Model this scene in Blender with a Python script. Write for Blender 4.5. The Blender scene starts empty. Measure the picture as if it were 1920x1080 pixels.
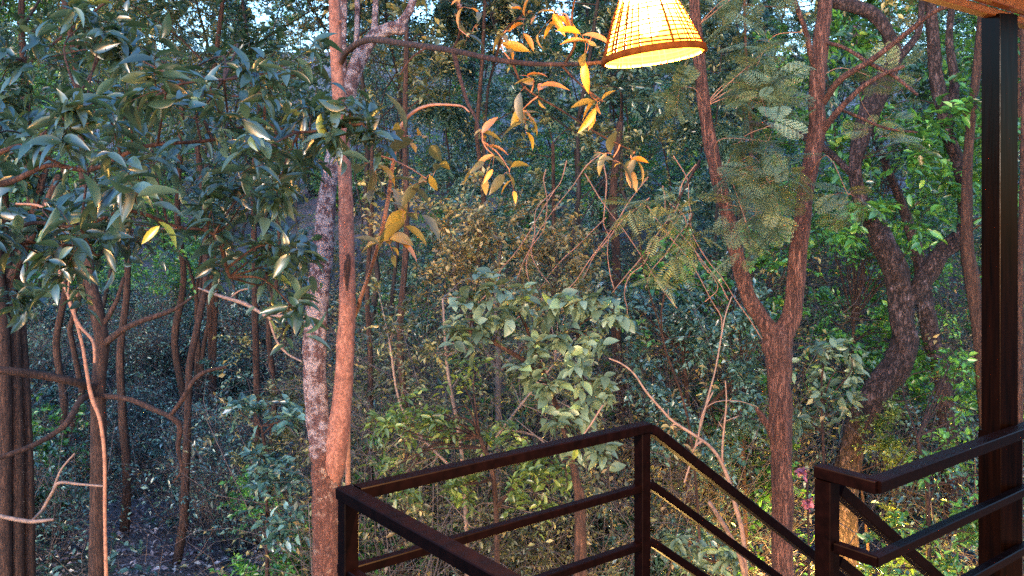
import bpy, math, random
import numpy as np
from mathutils import Vector, Matrix

R = math.radians
scene = bpy.context.scene
COL = scene.collection

# ------------------------------------------------------------------ camera
F = 1650.0; CX = 960.0; HY = 380.0; CAMZ = 4.6
cam_data = bpy.data.cameras.new("camera")
cam = bpy.data.objects.new("camera", cam_data)
COL.objects.link(cam)
cam.location = (0, 0, CAMZ)
cam.rotation_euler = (R(90), 0, 0)
cam_data.sensor_width = 36.0
cam_data.lens = 36.0 * F / 1920.0
cam_data.shift_y = -(540 - HY) / 1920.0
cam_data.clip_start = 0.05
cam_data.clip_end = 2000
scene.camera = cam

# ------------------------------------------------------------------ sky, sun, exposure
world = bpy.data.worlds.new("World")
scene.world = world
world.use_nodes = True
wn = world.node_tree
wn.nodes.clear()
sky = wn.nodes.new("ShaderNodeTexSky")
sky.sky_type = 'NISHITA'
sky.sun_disc = False
sky.sun_elevation = R(6)
sky.sun_rotation = R(200)
sky.air_density = 1.3
sky.dust_density = 0.6
sky.ozone_density = 4.5
bg = wn.nodes.new("ShaderNodeBackground")
bg.inputs[1].default_value = 0.15
wo = wn.nodes.new("ShaderNodeOutputWorld")
tint = wn.nodes.new("ShaderNodeMix"); tint.data_type = 'RGBA'; tint.blend_type = 'MULTIPLY'; tint.inputs[0].default_value = 1.0
tint.inputs[7].default_value = (1.12, .95, 1.0, 1)   # the lilac of the dusk sky
wn.links.new(sky.outputs[0], tint.inputs[6])
wn.links.new(tint.outputs[2], bg.inputs[0])
wn.links.new(bg.outputs[0], wo.inputs[0])

sun_d = bpy.data.lights.new("sun", 'SUN')
sun_d.energy = 0.25
sun_d.angle = R(12)
sun_d.color = (1.0, 0.93, 0.84)
sun = bpy.data.objects.new("sun", sun_d)
COL.objects.link(sun)
sun.location = (0, 0, 30)
# sun from behind-left of the camera, matching sky.sun_rotation / elevation
SUNDIR = Vector((math.sin(R(200)) * math.cos(R(6)), math.cos(R(200)) * math.cos(R(6)), math.sin(R(6))))
sun.rotation_euler = SUNDIR.to_track_quat('Z', 'Y').to_euler()

vs = scene.view_settings
scene.display_settings.display_device = 'sRGB'
vs.view_transform = 'Standard'
vs.look = 'None'
vs.exposure = 3.95
vs.gamma = 1.0
vs.use_curve_mapping = False
scene.cycles.max_bounces = 6
scene.cycles.diffuse_bounces = 1
scene.cycles.glossy_bounces = 2
scene.cycles.transmission_bounces = 4
scene.cycles.transparent_max_bounces = 4
scene.cycles.use_denoising = False
scene.cycles.denoising_prefilter = 'NONE'
scene.cycles.use_adaptive_sampling = False

WARM = (1.0, 0.52, 0.17)
LAMP_STRENGTH = 74.0

# ------------------------------------------------------------------ helpers
def W(px, py, z):
    """photo pixel + distance -> a place in the world"""
    return np.array([(px - CX) / F * z, z, CAMZ + (HY - py) / F * z])

def props(o, label=None, cat=None, group=None, kind=None):
    if label: o['label'] = label
    if cat: o['category'] = cat
    if group: o['group'] = group
    if kind: o['kind'] = kind
    return o

def empty(name, loc=(0, 0, 0), label=None, cat=None, group=None):
    o = bpy.data.objects.new(name, None)
    o.empty_display_size = 0.2
    o.location = loc
    COL.objects.link(o)
    return props(o, label, cat, group)

class MB:
    """collects numpy geometry for one mesh object"""
    def __init__(self):
        self.v = []; self.f = {3: [], 4: []}; self.n = 0; self.r = []; self.lv = []
        self.fm = {3: [], 4: []}
    def add(self, verts, faces, rnd=None, lv=None, mi=0):
        verts = np.asarray(verts, float).reshape(-1, 3)
        k = len(verts)
        self.v.append(verts)
        self.r.append(np.full(k, 0.5) if rnd is None else np.asarray(rnd, float).ravel())
        self.lv.append(np.zeros(k) if lv is None else np.asarray(lv, float).ravel())
        for s in (3, 4):
            fs = faces.get(s)
            if fs is not None and len(fs):
                fs = np.asarray(fs, int) + self.n
                self.f[s].append(fs)
                self.fm[s].append(np.full(len(fs), mi))
        self.n += k
        return self
    def mesh(self, name, mats, smooth=True, origin=None):
        me = bpy.data.meshes.new(name)
        v = np.concatenate(self.v) if self.v else np.zeros((0, 3))
        if origin is not None:
            v = v - np.asarray(origin, float)
        f3 = np.concatenate(self.f[3]) if self.f[3] else np.zeros((0, 3), int)
        f4 = np.concatenate(self.f[4]) if self.f[4] else np.zeros((0, 4), int)
        loops = np.concatenate([f3.ravel(), f4.ravel()]).astype(np.int32)
        starts = np.concatenate([np.arange(len(f3)) * 3, len(f3) * 3 + np.arange(len(f4)) * 4]).astype(np.int32)
        me.vertices.add(len(v)); me.loops.add(len(loops)); me.polygons.add(len(f3) + len(f4))
        me.vertices.foreach_set("co", v.astype(np.float32).ravel())
        me.loops.foreach_set("vertex_index", loops)
        me.polygons.foreach_set("loop_start", starts)
        mi = np.concatenate([np.concatenate(self.fm[3]) if self.fm[3] else np.zeros(0),
                             np.concatenate(self.fm[4]) if self.fm[4] else np.zeros(0)]).astype(np.int32)
        me.polygons.foreach_set("material_index", mi)
        me.polygons.foreach_set("use_smooth", np.full(len(mi), smooth))
        a = me.attributes.new("rnd", 'FLOAT', 'POINT')
        a.data.foreach_set("value", np.concatenate(self.r).astype(np.float32))
        a = me.attributes.new("lv", 'FLOAT', 'POINT')
        a.data.foreach_set("value", np.concatenate(self.lv).astype(np.float32))
        me.update(calc_edges=True)
        me.validate()
        for m in (mats if isinstance(mats, (list, tuple)) else [mats]):
            me.materials.append(m)
        return me
    def build(self, name, mats, parent=None, smooth=True, label=None):
        """vertices are in world space; origin goes to the parent's place"""
        org = np.array(parent.location) if parent is not None else None
        if parent is not None and parent.parent is not None:
            org = org + np.array(parent.parent.location)
        me = self.mesh(name, mats, smooth, org)
        o = bpy.data.objects.new(name, me)
        COL.objects.link(o)
        if parent is not None:
            o.parent = parent
        if label: o['label'] = label
        return o

def norm(a):
    return a / np.maximum(np.linalg.norm(a, axis=-1, keepdims=True), 1e-9)

def tubes(mb, P, Rd, S=5, rnd=None, mi=0, rough=0.0, rng=None, cap=True):
    """P (M,K,3) polylines, Rd (M,K) radii"""
    P = np.asarray(P, float); Rd = np.asarray(Rd, float)
    M, K, _ = P.shape
    T = np.empty_like(P)
    T[:, 1:-1] = P[:, 2:] - P[:, :-2]; T[:, 0] = P[:, 1] - P[:, 0]; T[:, -1] = P[:, -1] - P[:, -2]
    T = norm(T)
    mean = norm(P[:, -1] - P[:, 0])
    ref = np.where(np.abs(mean[:, 2:3]) > 0.75, np.array([[1.0, 0.13, 0]]), np.array([[0.05, 0.03, 1.0]]))
    ref = np.repeat(ref[:, None, :], K, axis=1)
    A = norm(np.cross(T, ref)); B = np.cross(T, A)
    ang = np.arange(S) / S * 2 * np.pi
    rr = Rd[:, :, None]
    if rough and rng is not None:
        rr = rr * (1 + rough * rng.normal(size=(M, K, S)))
    else:
        rr = np.repeat(rr, S, axis=2)
    V = P[:, :, None, :] + rr[..., None] * (np.cos(ang)[None, None, :, None] * A[:, :, None, :] + np.sin(ang)[None, None, :, None] * B[:, :, None, :])
    V = V.reshape(-1, 3)
    i = np.arange(K - 1)[:, None] * S; j = np.arange(S)[None, :]; j2 = (j + 1) % S
    q = np.stack([i + j, i + j2, i + S + j2, i + S + j], -1).reshape(-1, 4)
    q = (q[None] + (np.arange(M) * K * S)[:, None, None]).reshape(-1, 4)
    faces = {4: q}
    if cap:
        tip = P[:, -1] + T[:, -1] * Rd[:, -1:] * 0.5
        n0 = len(V)
        V = np.concatenate([V, tip])
        base = (np.arange(M) * K * S + (K - 1) * S)[:, None]
        t3 = np.stack([base + j, base + j2, (n0 + np.arange(M))[:, None] + 0 * j], -1).reshape(-1, 3)
        faces[3] = t3
    if rnd is None:
        rv = None
    else:
        rv = np.repeat(np.asarray(rnd), K * S)
        if cap: rv = np.concatenate([rv, rnd])
    mb.add(V, faces, rv, None, mi)

def smooth_path(pts, n):
    """Catmull-Rom through rows of pts (any width), n samples per span"""
    p = np.asarray(pts, float)
    p = np.vstack([2 * p[0] - p[1], p, 2 * p[-1] - p[-2]])
    out = []
    for i in range(1, len(p) - 2):
        t = np.linspace(0, 1, n, endpoint=False)[:, None]
        a, b, c, d = p[i - 1], p[i], p[i + 1], p[i + 2]
        out.append(0.5 * ((2 * b) + (-a + c) * t + (2 * a - 5 * b + 4 * c - d) * t ** 2 + (-a + 3 * b - 3 * c + d) * t ** 3))
    out.append(p[-2][None])
    return np.vstack(out)

def limb(mb, rng, rows, n=6, S=12, rough=0.05, wob=0.0, mi=0):
    """rows: (px, py, z, half width in px) -> one bark tube"""
    rows = [(list(W(a, b, z)) + [hw / F * z]) for a, b, z, hw in rows]
    s = smooth_path(rows, n)
    k = len(s)
    P = s[:, :3].copy(); rad = np.abs(s[:, 3])
    if wob:
        P += rng.normal(size=P.shape) * wob * rad[:, None]
    # lumpy bark: low-frequency swellings round the tube
    ang = np.arange(S) / S * 2 * np.pi
    T = np.gradient(P, axis=0); T = norm(T)
    A = norm(np.cross(T, np.array([[1.0, 0.13, 0.02]])) if abs(T[k // 2, 0]) < 0.8 else np.cross(T, np.array([[0.0, 0.1, 1.0]])))
    B = np.cross(T, A)
    lump = np.zeros((k, S))
    ph = rng.uniform(0, 6.28, 6); fr = rng.uniform(0.15, 0.9, 6); m = rng.integers(1, 5, 6)
    for a in range(6):
        lump += np.sin(np.arange(k)[:, None] * fr[a] + m[a] * ang[None] + ph[a])
    rr = rad[:, None] * (1 + rough * lump * 0.6 + rough * 0.5 * rng.normal(size=(k, S)))
    V = P[:, None] + rr[..., None] * (np.cos(ang)[None, :, None] * A[:, None] + np.sin(ang)[None, :, None] * B[:, None])
    i = np.arange(k - 1)[:, None] * S; j = np.arange(S)[None]; j2 = (j + 1) % S
    q = np.stack([i + j, i + j2, i + S + j2, i + S + j], -1).reshape(-1, 4)
    V = np.concatenate([V.reshape(-1, 3), P[-1:] + T[-1:] * rad[-1] * 0.6])
    t3 = np.stack([(k - 1) * S + j[0], (k - 1) * S + j2[0], np.full(S, k * S)], -1)
    mb.add(V, {4: q, 3: t3}, None, None, mi)
    return s

# leaf templates: columns (along, across, up)
T_FAR = (np.array([[0, 0, 0], [.45, .5, .12], [1, 0, -.1], [.45, -.5, .12]]), {3: np.array([[0, 2, 1], [0, 3, 2]])})
T_MID = (np.array([[0, 0, 0], [.28, .42, .10], [.68, .36, .04], [1, 0, -.16], [.68, -.36, .04], [.28, -.42, .10], [.5, 0, 0]]),
         {4: np.array([[0, 6, 2, 1], [0, 5, 4, 6]]), 3: np.array([[6, 3, 2], [6, 4, 3]])})
def _near():
    us = np.array([0, .12, .3, .5, .7, .87, 1.0]); ws = np.array([0, .26, .46, .5, .4, .2, 0.0])
    up = -0.32 * us ** 2
    v = []; 
    for u, w, h in zip(us, ws, up):
        v += [(u, w, h + .2 * w), (u, 0, h), (u, -w, h + .2 * w)]
    f = []
    for i in range(6):
        a = i * 3
        f += [(a + 1, a + 4, a + 3, a), (a + 2, a + 5, a + 4, a + 1)]
    return (np.array(v), {4: np.array(f)})
T_NEAR = _near()
def _frond(n=11, tilt=.25, w=.028):
    """pinnate leaf: rachis with paired leaflets"""
    v = [(0, .008, 0), (1, .003, -.18), (1, -.003, -.18), (0, -.008, 0)]; f4 = [(0, 1, 2, 3)]
    for i in range(n):
        u = .12 + .86 * i / (n - 1)
        L = .30 * math.sin(math.pi * (0.12 + .80 * i / (n - 1))) ** .7 + .03
        h = -.18 * u * u
        for s in (1, -1):
            k = len(v)
            v += [(u, 0, h), (u - w + .05 * s * s, s * L * .5, h + .02), (u + tilt * L, s * L, h - .05), (u + w + .05, s * L * .5, h + .02)]
            f4.append((k, k + 1, k + 2, k + 3) if s < 0 else (k + 3, k + 2, k + 1, k))
    return (np.array(v), {4: np.array(f4)})
T_FROND = _frond()
def _bipinnate():
    """feathery leaf made of several small fronds"""
    bv, bf = _frond(7, .25, .05)
    V = []; Fc = []; n = 0
    for i in range(7):
        u = .15 + .8 * i / 6
        for s in (1, -1):
            L = .42 * math.sin(math.pi * (.2 + .65 * i / 6))
            a = s * 1.1
            c, sn = math.cos(a), math.sin(a)
            q = bv * L
            x = u + q[:, 0] * c - q[:, 1] * sn; y = q[:, 0] * sn + q[:, 1] * c
            V.append(np.stack([x, y, q[:, 2] - .15 * u * u], -1)); Fc.append(bf[4] + n); n += len(bv)
    return (np.concatenate(V), {4: np.concatenate(Fc)})
T_FEATHER = _bipinnate()

def leaves(mb, rng, pos, D, N, size, width, tmpl, rnd=None, mi=0):
    """place leaf templates: D direction, N up-normal, size (M,), width ratio"""
    tv, tf = tmpl
    M = len(pos)
    if M == 0: return
    D = norm(D); N = norm(N - D * np.sum(N * D, -1, keepdims=True)); S = np.cross(N, D)
    size = np.broadcast_to(size, (M,)).astype(float)
    wd = np.broadcast_to(width, (M,)).astype(float)
    V = pos[:, None] + size[:, None, None] * (tv[None, :, 0:1] * D[:, None] + (tv[None, :, 1:2] * wd[:, None, None]) * S[:, None] + tv[None, :, 2:3] * N[:, None])
    k = len(tv)
    off = (np.arange(M) * k)[:, None, None]
    faces = {s: (tf[s][None] + off).reshape(-1, s) for s in tf}
    if rnd is None: rnd = rng.random(M)
    mb.add(V.reshape(-1, 3), faces, np.repeat(rnd, k), np.tile(np.abs(tv[:, 1]), M), mi)

def rand_dirs(rng, n):
    return norm(rng.normal(size=(n, 3)))

def twigs(rng, mbw, mbl, base, D, L, n, lsize, lwidth, tmpl, droop=.35, spread=.9, upn=1.0, rad=.004, vert=.0, rndc=None, bare=0.0, jit=.35):
    """leafy twigs: base (M,3), D (M,3), L (M,); n leaves each"""
    M = len(base)
    if M == 0: return
    D = norm(D)
    g = np.array([0, 0, -1.0])
    t3 = np.linspace(0, 1, 4)
    P = base[:, None] + (D[:, None] * t3[None, :, None] + g * droop * t3[None, :, None] ** 2) * L[:, None, None]
    if mbw is not None:
        rr = rad * np.array([1, .8, .6, .35])[None] * rng.uniform(.7, 1.3, (M, 1))
        tubes(mbw, P, rr, 3, cap=False)
    t = np.linspace(.12, 1.0, n)
    t = t[None] + rng.uniform(-.4, .4, (M, n)) / n
    pos = base[:, None] + (D[:, None] * t[..., None] + g * droop * (t ** 2)[..., None]) * L[:, None, None]
    tan = norm(D[:, None] + 2 * g * droop * t[..., None])
    side = norm(np.cross(tan, np.array([0, 0, 1.0]) + .35 * rng.normal(size=(M, 1, 3))))
    alt = np.where(np.arange(n) % 2 == 0, 1, -1)[None, :, None]
    d = tan * rng.uniform(.2, .9, (M, n, 1)) + side * alt * spread + jit * rng.normal(size=(M, n, 3)) + g * vert
    N = np.array([0, 0, 1.0]) * upn + .5 * rng.normal(size=(M, n, 3))
    size = lsize * rng.uniform(.45, 1.3, (M, n))
    if rndc is None: rndc = rng.random(M)
    r = np.clip(rndc[:, None] * .5 + .5 * rng.random((M, n)), 0, 1)
    keep = rng.random((M, n)) > bare
    leaves(mbl, rng, pos[keep], d[keep], N[keep], size[keep], lwidth * rng.uniform(.8, 1.2, keep.sum()), tmpl, r[keep])

def children(rng, P0, D, L, n, t0=.3, angle=(35, 70), ratio=.5, up=.15, droop=.0):
    """n side shoots per parent segment"""
    M = len(P0)
    t = rng.uniform(t0, 1.0, (M, n))
    pos = P0[:, None] + D[:, None] * (t * L[:, None])[..., None]
    a = np.radians(rng.uniform(angle[0], angle[1], (M, n)))
    perp = norm(np.cross(D[:, None], rng.normal(size=(M, n, 3))))
    d = D[:, None] * np.cos(a)[..., None] + perp * np.sin(a)[..., None]
    d[..., 2] += up - droop
    d = norm(d)
    ln = L[:, None] * ratio * (1.15 - .55 * t) * rng.uniform(.7, 1.25, (M, n))
    return pos.reshape(-1, 3), d.reshape(-1, 3), ln.reshape(-1)

def seg_tubes(mb, rng, P0, D, L, r0, r1, S=5, bend=.12):
    k = 4; t = np.linspace(0, 1, k)
    perp = norm(np.cross(D, rng.normal(size=D.shape)))
    P = P0[:, None] + D[:, None] * (t[None] * L[:, None])[..., None] + perp[:, None] * (np.sin(t * np.pi)[None] * bend * L[:, None])[..., None]
    rr = r0[:, None] * (1 - t)[None] + r1[:, None] * t[None]
    tubes(mb, P, rr, S)

# ------------------------------------------------------------------ materials
def new_mat(name):
    m = bpy.data.materials.new(name); m.use_nodes = True
    nt = m.node_tree; nt.nodes.clear()
    out = nt.nodes.new("ShaderNodeOutputMaterial")
    return m, nt, out

def ramp(nt, fac, stops, interp='LINEAR'):
    r = nt.nodes.new("ShaderNodeValToRGB")
    r.color_ramp.interpolation = interp
    els = r.color_ramp.elements
    while len(els) < len(stops): els.new(0.5)
    for e, (p, c) in zip(els, stops):
        e.position = p; e.color = (*c, 1) if len(c) == 3 else c
    if fac is not None: nt.links.new(fac, r.inputs[0])
    return r

def leaf_mat(name, stops, rough=.42, trans=.28, spec=.9, tcol=(.16, .22, .03)):
    m, nt, out = new_mat(name)
    at = nt.nodes.new("ShaderNodeAttribute"); at.attribute_name = "rnd"
    r = ramp(nt, at.outputs["Fac"], stops)
    lv = nt.nodes.new("ShaderNodeAttribute"); lv.attribute_name = "lv"
    # paler midrib
    mr = nt.nodes.new("ShaderNodeMath"); mr.operation = 'LESS_THAN'; mr.inputs[1].default_value = 0.03
    nt.links.new(lv.outputs["Fac"], mr.inputs[0])
    mixr = nt.nodes.new("ShaderNodeMix"); mixr.data_type = 'RGBA'
    nz = nt.nodes.new("ShaderNodeTexNoise"); nz.inputs["Scale"].default_value = 9.0; nz.inputs["Detail"].default_value = 3
    geo = nt.nodes.new("ShaderNodeTexCoord"); nt.links.new(geo.outputs["Object"], nz.inputs["Vector"])
    hs = nt.nodes.new("ShaderNodeHueSaturation")
    mp = nt.nodes.new("ShaderNodeMapRange"); mp.inputs[3].default_value = .65; mp.inputs[4].default_value = 1.4
    nt.links.new(nz.outputs["Fac"], mp.inputs[0]); nt.links.new(mp.outputs[0], hs.inputs["Value"])
    nt.links.new(r.outputs[0], hs.inputs["Color"])
    p = nt.nodes.new("ShaderNodeBsdfPrincipled")
    p.inputs["Roughness"].default_value = rough
    p.inputs["Specular IOR Level"].default_value = spec
    nt.links.new(hs.outputs[0], p.inputs["Base Color"])
    t = nt.nodes.new("ShaderNodeBsdfTranslucent")
    mt = nt.nodes.new("ShaderNodeMix"); mt.data_type = 'RGBA'; mt.blend_type = 'MIX'; mt.inputs[0].default_value = .55
    nt.links.new(hs.outputs[0], mt.inputs[6]); mt.inputs[7].default_value = (*tcol, 1)
    nt.links.new(mt.outputs[2], t.inputs[0])
    mx = nt.nodes.new("ShaderNodeMixShader"); mx.inputs[0].default_value = trans
    nt.links.new(p.outputs[0], mx.inputs[1]); nt.links.new(t.outputs[0], mx.inputs[2])
    nt.links.new(mx.outputs[0], out.inputs[0])
    return m

def bark_mat(name, dark, mid, light, lichen=None, scale=10, stretch=.18, bump=.6, lich_amt=.5, rough=.85):
    m, nt, out = new_mat(name)
    tc = nt.nodes.new("ShaderNodeTexCoord"); mp = nt.nodes.new("ShaderNodeMapping")
    mp.inputs["Scale"].default_value = (1, 1, stretch)
    nt.links.new(tc.outputs["Object"], mp.inputs[0])
    n1 = nt.nodes.new("ShaderNodeTexNoise"); n1.inputs["Scale"].default_value = scale * 4; n1.inputs["Detail"].default_value = 8; n1.inputs["Roughness"].default_value = .65
    nt.links.new(mp.outputs[0], n1.inputs["Vector"])
    vo = nt.nodes.new("ShaderNodeTexVoronoi"); vo.feature = 'DISTANCE_TO_EDGE'; vo.inputs["Scale"].default_value = scale * 5
    dn = nt.nodes.new("ShaderNodeMix"); dn.data_type = 'VECTOR'; dn.inputs[0].default_value = .12
    nt.links.new(mp.outputs[0], dn.inputs[4]); nt.links.new(n1.outputs["Color"], dn.inputs[5])
    nt.links.new(dn.outputs[1], vo.inputs["Vector"])
    r = ramp(nt, n1.outputs["Fac"], [(.28, dark), (.5, mid), (.72, light)])
    cur = r.outputs[0]
    fr = ramp(nt, vo.outputs["Distance"], [(0, (.25, .25, .25)), (.12, (1, 1, 1))])
    mul = nt.nodes.new("ShaderNodeMix"); mul.data_type = 'RGBA'; mul.blend_type = 'MULTIPLY'; mul.inputs[0].default_value = .7
    nt.links.new(cur, mul.inputs[6]); nt.links.new(fr.outputs[0], mul.inputs[7])
    cur = mul.outputs[2]
    if lichen:
        n2 = nt.nodes.new("ShaderNodeTexNoise"); n2.inputs["Scale"].default_value = scale * .9; n2.inputs["Detail"].default_value = 7; n2.inputs["Roughness"].default_value = .72
        nt.links.new(tc.outputs["Object"], n2.inputs["Vector"])
        lr = ramp(nt, n2.outputs["Fac"], [(lich_amt, (0, 0, 0)), (lich_amt + .09, (.85, .85, .85))])
        ml = nt.nodes.new("ShaderNodeMix"); ml.data_type = 'RGBA'
        nt.links.new(lr.outputs[0], ml.inputs[0]); nt.links.new(cur, ml.inputs[6]); ml.inputs[7].default_value = (*lichen, 1)
        cur = ml.outputs[2]
    p = nt.nodes.new("ShaderNodeBsdfPrincipled"); p.inputs["Roughness"].default_value = rough
    p.inputs["Specular IOR Level"].default_value = .3
    nt.links.new(cur, p.inputs["Base Color"])
    b = nt.nodes.new("ShaderNodeBump"); b.inputs["Strength"].default_value = bump; b.inputs["Distance"].default_value = .02
    ad = nt.nodes.new("ShaderNodeMath"); ad.operation = 'ADD'
    sm = nt.nodes.new("ShaderNodeMath"); sm.operation = 'MINIMUM'; sm.inputs[1].default_value = .15
    nt.links.new(vo.outputs["Distance"], sm.inputs[0])
    m2 = nt.nodes.new("ShaderNodeMath"); m2.operation = 'MULTIPLY'; m2.inputs[1].default_value = 3.0
    nt.links.new(sm.outputs[0], m2.inputs[0])
    nt.links.new(m2.outputs[0], ad.inputs[0]); nt.links.new(n1.outputs["Fac"], ad.inputs[1])
    nt.links.new(ad.outputs[0], b.inputs["Height"]); nt.links.new(b.outputs[0], p.inputs["Normal"])
    nt.links.new(p.outputs[0], out.inputs[0])
    return m

def plain_mat(name, c1, c2, scale=20, rough=.5, metal=0, spec=.5, bump=.1, stretch=(1, 1, 1)):
    m, nt, out = new_mat(name)
    tc = nt.nodes.new("ShaderNodeTexCoord"); mp = nt.nodes.new("ShaderNodeMapping"); mp.inputs["Scale"].default_value = stretch
    nt.links.new(tc.outputs["Object"], mp.inputs[0])
    n = nt.nodes.new("ShaderNodeTexNoise"); n.inputs["Scale"].default_value = scale; n.inputs["Detail"].default_value = 6
    nt.links.new(mp.outputs[0], n.inputs["Vector"])
    r = ramp(nt, n.outputs["Fac"], [(.3, c1), (.7, c2)])
    p = nt.nodes.new("ShaderNodeBsdfPrincipled"); p.inputs["Metallic"].default_value = metal
    p.inputs["Specular IOR Level"].default_value = spec
    rr = nt.nodes.new("ShaderNodeMapRange"); rr.inputs[3].default_value = rough * .8; rr.inputs[4].default_value = rough * 1.25
    nt.links.new(n.outputs["Fac"], rr.inputs[0]); nt.links.new(rr.outputs[0], p.inputs["Roughness"])
    nt.links.new(r.outputs[0], p.inputs["Base Color"])
    b = nt.nodes.new("ShaderNodeBump"); b.inputs["Strength"].default_value = bump; b.inputs["Distance"].default_value = .003
    nt.links.new(n.outputs["Fac"], b.inputs["Height"]); nt.links.new(b.outputs[0], p.inputs["Normal"])
    nt.links.new(p.outputs[0], out.inputs[0])
    return m

def emit_mat(name, col, s):
    m, nt, out = new_mat(name)
    e = nt.nodes.new("ShaderNodeEmission"); e.inputs[0].default_value = (*col, 1); e.inputs[1].default_value = s
    nt.links.new(e.outputs[0], out.inputs[0])
    return m

M = {}
M['leaf_teal'] = leaf_mat("glossy_dark_leaf", [(0, (.006, .018, .012)), (.5, (.018, .048, .032)), (.84, (.05, .095, .07)), (.95, (.12, .16, .03)), (1, (.4, .34, .04))], rough=.3, spec=1.0, trans=.22)
M['leaf_green'] = leaf_mat("green_leaf", [(0, (.005, .022, .005)), (.45, (.04, .14, .022)), (.85, (.12, .34, .05)), (1, (.28, .42, .08))], rough=.34, trans=.3)
M['leaf_blue'] = leaf_mat("blue_green_leaf", [(0, (.008, .025, .018)), (.45, (.05, .115, .08)), (.85, (.15, .26, .2)), (1, (.42, .48, .46))], rough=.27, spec=.9, trans=.22, tcol=(.05, .14, .07))
M['leaf_olive'] = leaf_mat("olive_leaf", [(0, (.02, .022, .008)), (.5, (.08, .085, .028)), (.85, (.26, .24, .08)), (1, (.5, .38, .14))], rough=.5, trans=.3)
M['leaf_dry'] = leaf_mat("dry_leaf", [(0, (.05, .03, .012)), (.35, (.14, .10, .03)), (.7, (.36, .26, .08)), (.85, (.2, .2, .06)), (1, (.08, .12, .03))], rough=.6, trans=.3, tcol=(.3, .2, .06))
M['leaf_grey'] = leaf_mat("grey_green_leaf", [(0, (.03, .05, .028)), (.45, (.09, .14, .08)), (.8, (.2, .28, .17)), (.92, (.18, .28, .05)), (1, (.4, .38, .26))], rough=.42, spec=.6, trans=.25)
M['leaf_lime'] = leaf_mat("lime_leaf", [(0, (.02, .04, .01)), (.5, (.08, .13, .025)), (.85, (.2, .27, .05)), (1, (.36, .42, .10))], rough=.42, trans=.35, tcol=(.3, .4, .04))
M['leaf_lamplit_amber'] = leaf_mat("lamplit_amber_leaf", [(0, (.04, .05, .045)), (.42, (.08, .09, .04)), (.55, (.3, .2, .02)), (.8, (.62, .2, .015)), (1, (.08, .10, .07))], rough=.45, trans=.4, tcol=(.4, .22, .03))  # orange stops paint the lamplight onto otherwise greenish leaves
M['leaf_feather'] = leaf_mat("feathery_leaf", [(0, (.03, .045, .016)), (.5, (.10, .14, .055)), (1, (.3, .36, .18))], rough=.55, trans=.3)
M['leaf_feather_lit'] = leaf_mat('lamplit_fern_like_leaf', [(0, (.06, .08, .02)), (.5, (.18, .2, .06)), (1, (.4, .4, .15))], rough=.5, trans=.3, tcol=(.3, .3, .06))  # lit version of the feathery leaf, lamplight put into its paler yellow colour
M['leaf_pink'] = leaf_mat("pink_blossom", [(0, (.2, .05, .07)), (1, (.38, .12, .16))], rough=.6, trans=.3, tcol=(.6, .15, .2))
M['leaf_litter'] = leaf_mat("fallen_leaf", [(0, (.03, .02, .02)), (.4, (.12, .085, .09)), (.8, (.36, .28, .28)), (1, (.65, .55, .42))], rough=.5, spec=.6, trans=.05)
M['bark_pink'] = bark_mat('pinkish_lichen_bark', (.05, .022, .026), (.16, .08, .08), (.30, .18, .17), lichen=(.5, .4, .4), scale=20, lich_amt=.46, stretch=.5, bump=1.0)
M['bark_base'] = bark_mat('mottled_red_brown_bark', (.035, .013, .011), (.13, .05, .035), (.24, .11, .08), lichen=(.36, .25, .19), scale=14, lich_amt=.56, stretch=.5, bump=.9)
M['bark_red'] = bark_mat("smooth_red_bark", (.09, .035, .025), (.19, .08, .056), (.27, .13, .09), lichen=(.07, .03, .02), scale=7, lich_amt=.66, bump=.35, stretch=.6)
M['bark_fork'] = bark_mat("ridged_red_brown_bark", (.035, .014, .011), (.11, .046, .032), (.20, .095, .065), scale=9, stretch=.12, bump=1.0)
M['bark_grey'] = bark_mat("gnarled_grey_bark", (.010, .006, .005), (.038, .022, .02), (.095, .065, .062), lichen=(.17, .13, .15), scale=5, stretch=.4, bump=1.3, lich_amt=.6)
M['bark_dark'] = bark_mat("dark_brown_bark", (.014, .007, .005), (.045, .021, .014), (.09, .045, .028), scale=8, bump=.7)
M['bark_far'] = bark_mat("dim_grey_brown_bark", (.009, .006, .006), (.024, .017, .016), (.055, .042, .04), scale=4, bump=.4)
M['twig'] = plain_mat("pale_dry_twig", (.09, .055, .04), (.22, .14, .10), 40, .7)
M['twig_red'] = plain_mat("reddish_twig", (.14, .06, .035), (.30, .14, .08), 40, .7)
M['twig_grey'] = plain_mat("grey brown twig", (.025, .019, .019), (.085, .065, .062), 40, .7)
M['steel'] = plain_mat("dark_maroon_painted_steel", (.0006, .0002, .0003), (.0018, .0005, .0006), 35, .4, 0, .04, .15)
M['post'] = plain_mat("dark_stained_timber", (.0005, .0003, .0002), (.0022, .0008, .0004), 12, .2, 0, .07, .4, (6, 6, .4))
M['soffit'] = plain_mat("varnished_wood_board", (.09, .035, .012), (.17, .07, .025), 8, .4, 0, .5, .3, (.4, 6, 6))
M['deck'] = plain_mat("weathered_deck_board", (.12, .08, .055), (.22, .15, .10), 9, .7, 0, .3, .4, (.3, 5, 5))
M['wicker'] = plain_mat("woven_wicker", (.07, .018, .002), (.14, .04, .006), 60, .8, 0, .1)
M['cord'] = plain_mat("black_cord", (.01, .01, .01), (.02, .02, .02), 30, .5)
gm_, nt, out = new_mat("lit_lamp_lining")
at_ = nt.nodes.new("ShaderNodeAttribute"); at_.attribute_name = "rnd"
gr_ = ramp(nt, at_.outputs["Fac"], [(0, (.3, .085, .006)), (.2, (.42, .16, .014)), (.45, (.6, .33, .07)), (1, (1.2, .9, .5))])
ge_ = nt.nodes.new("ShaderNodeEmission"); ge_.inputs[1].default_value = 4.2; nt.links.new(gr_.outputs[0], ge_.inputs[0])
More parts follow.
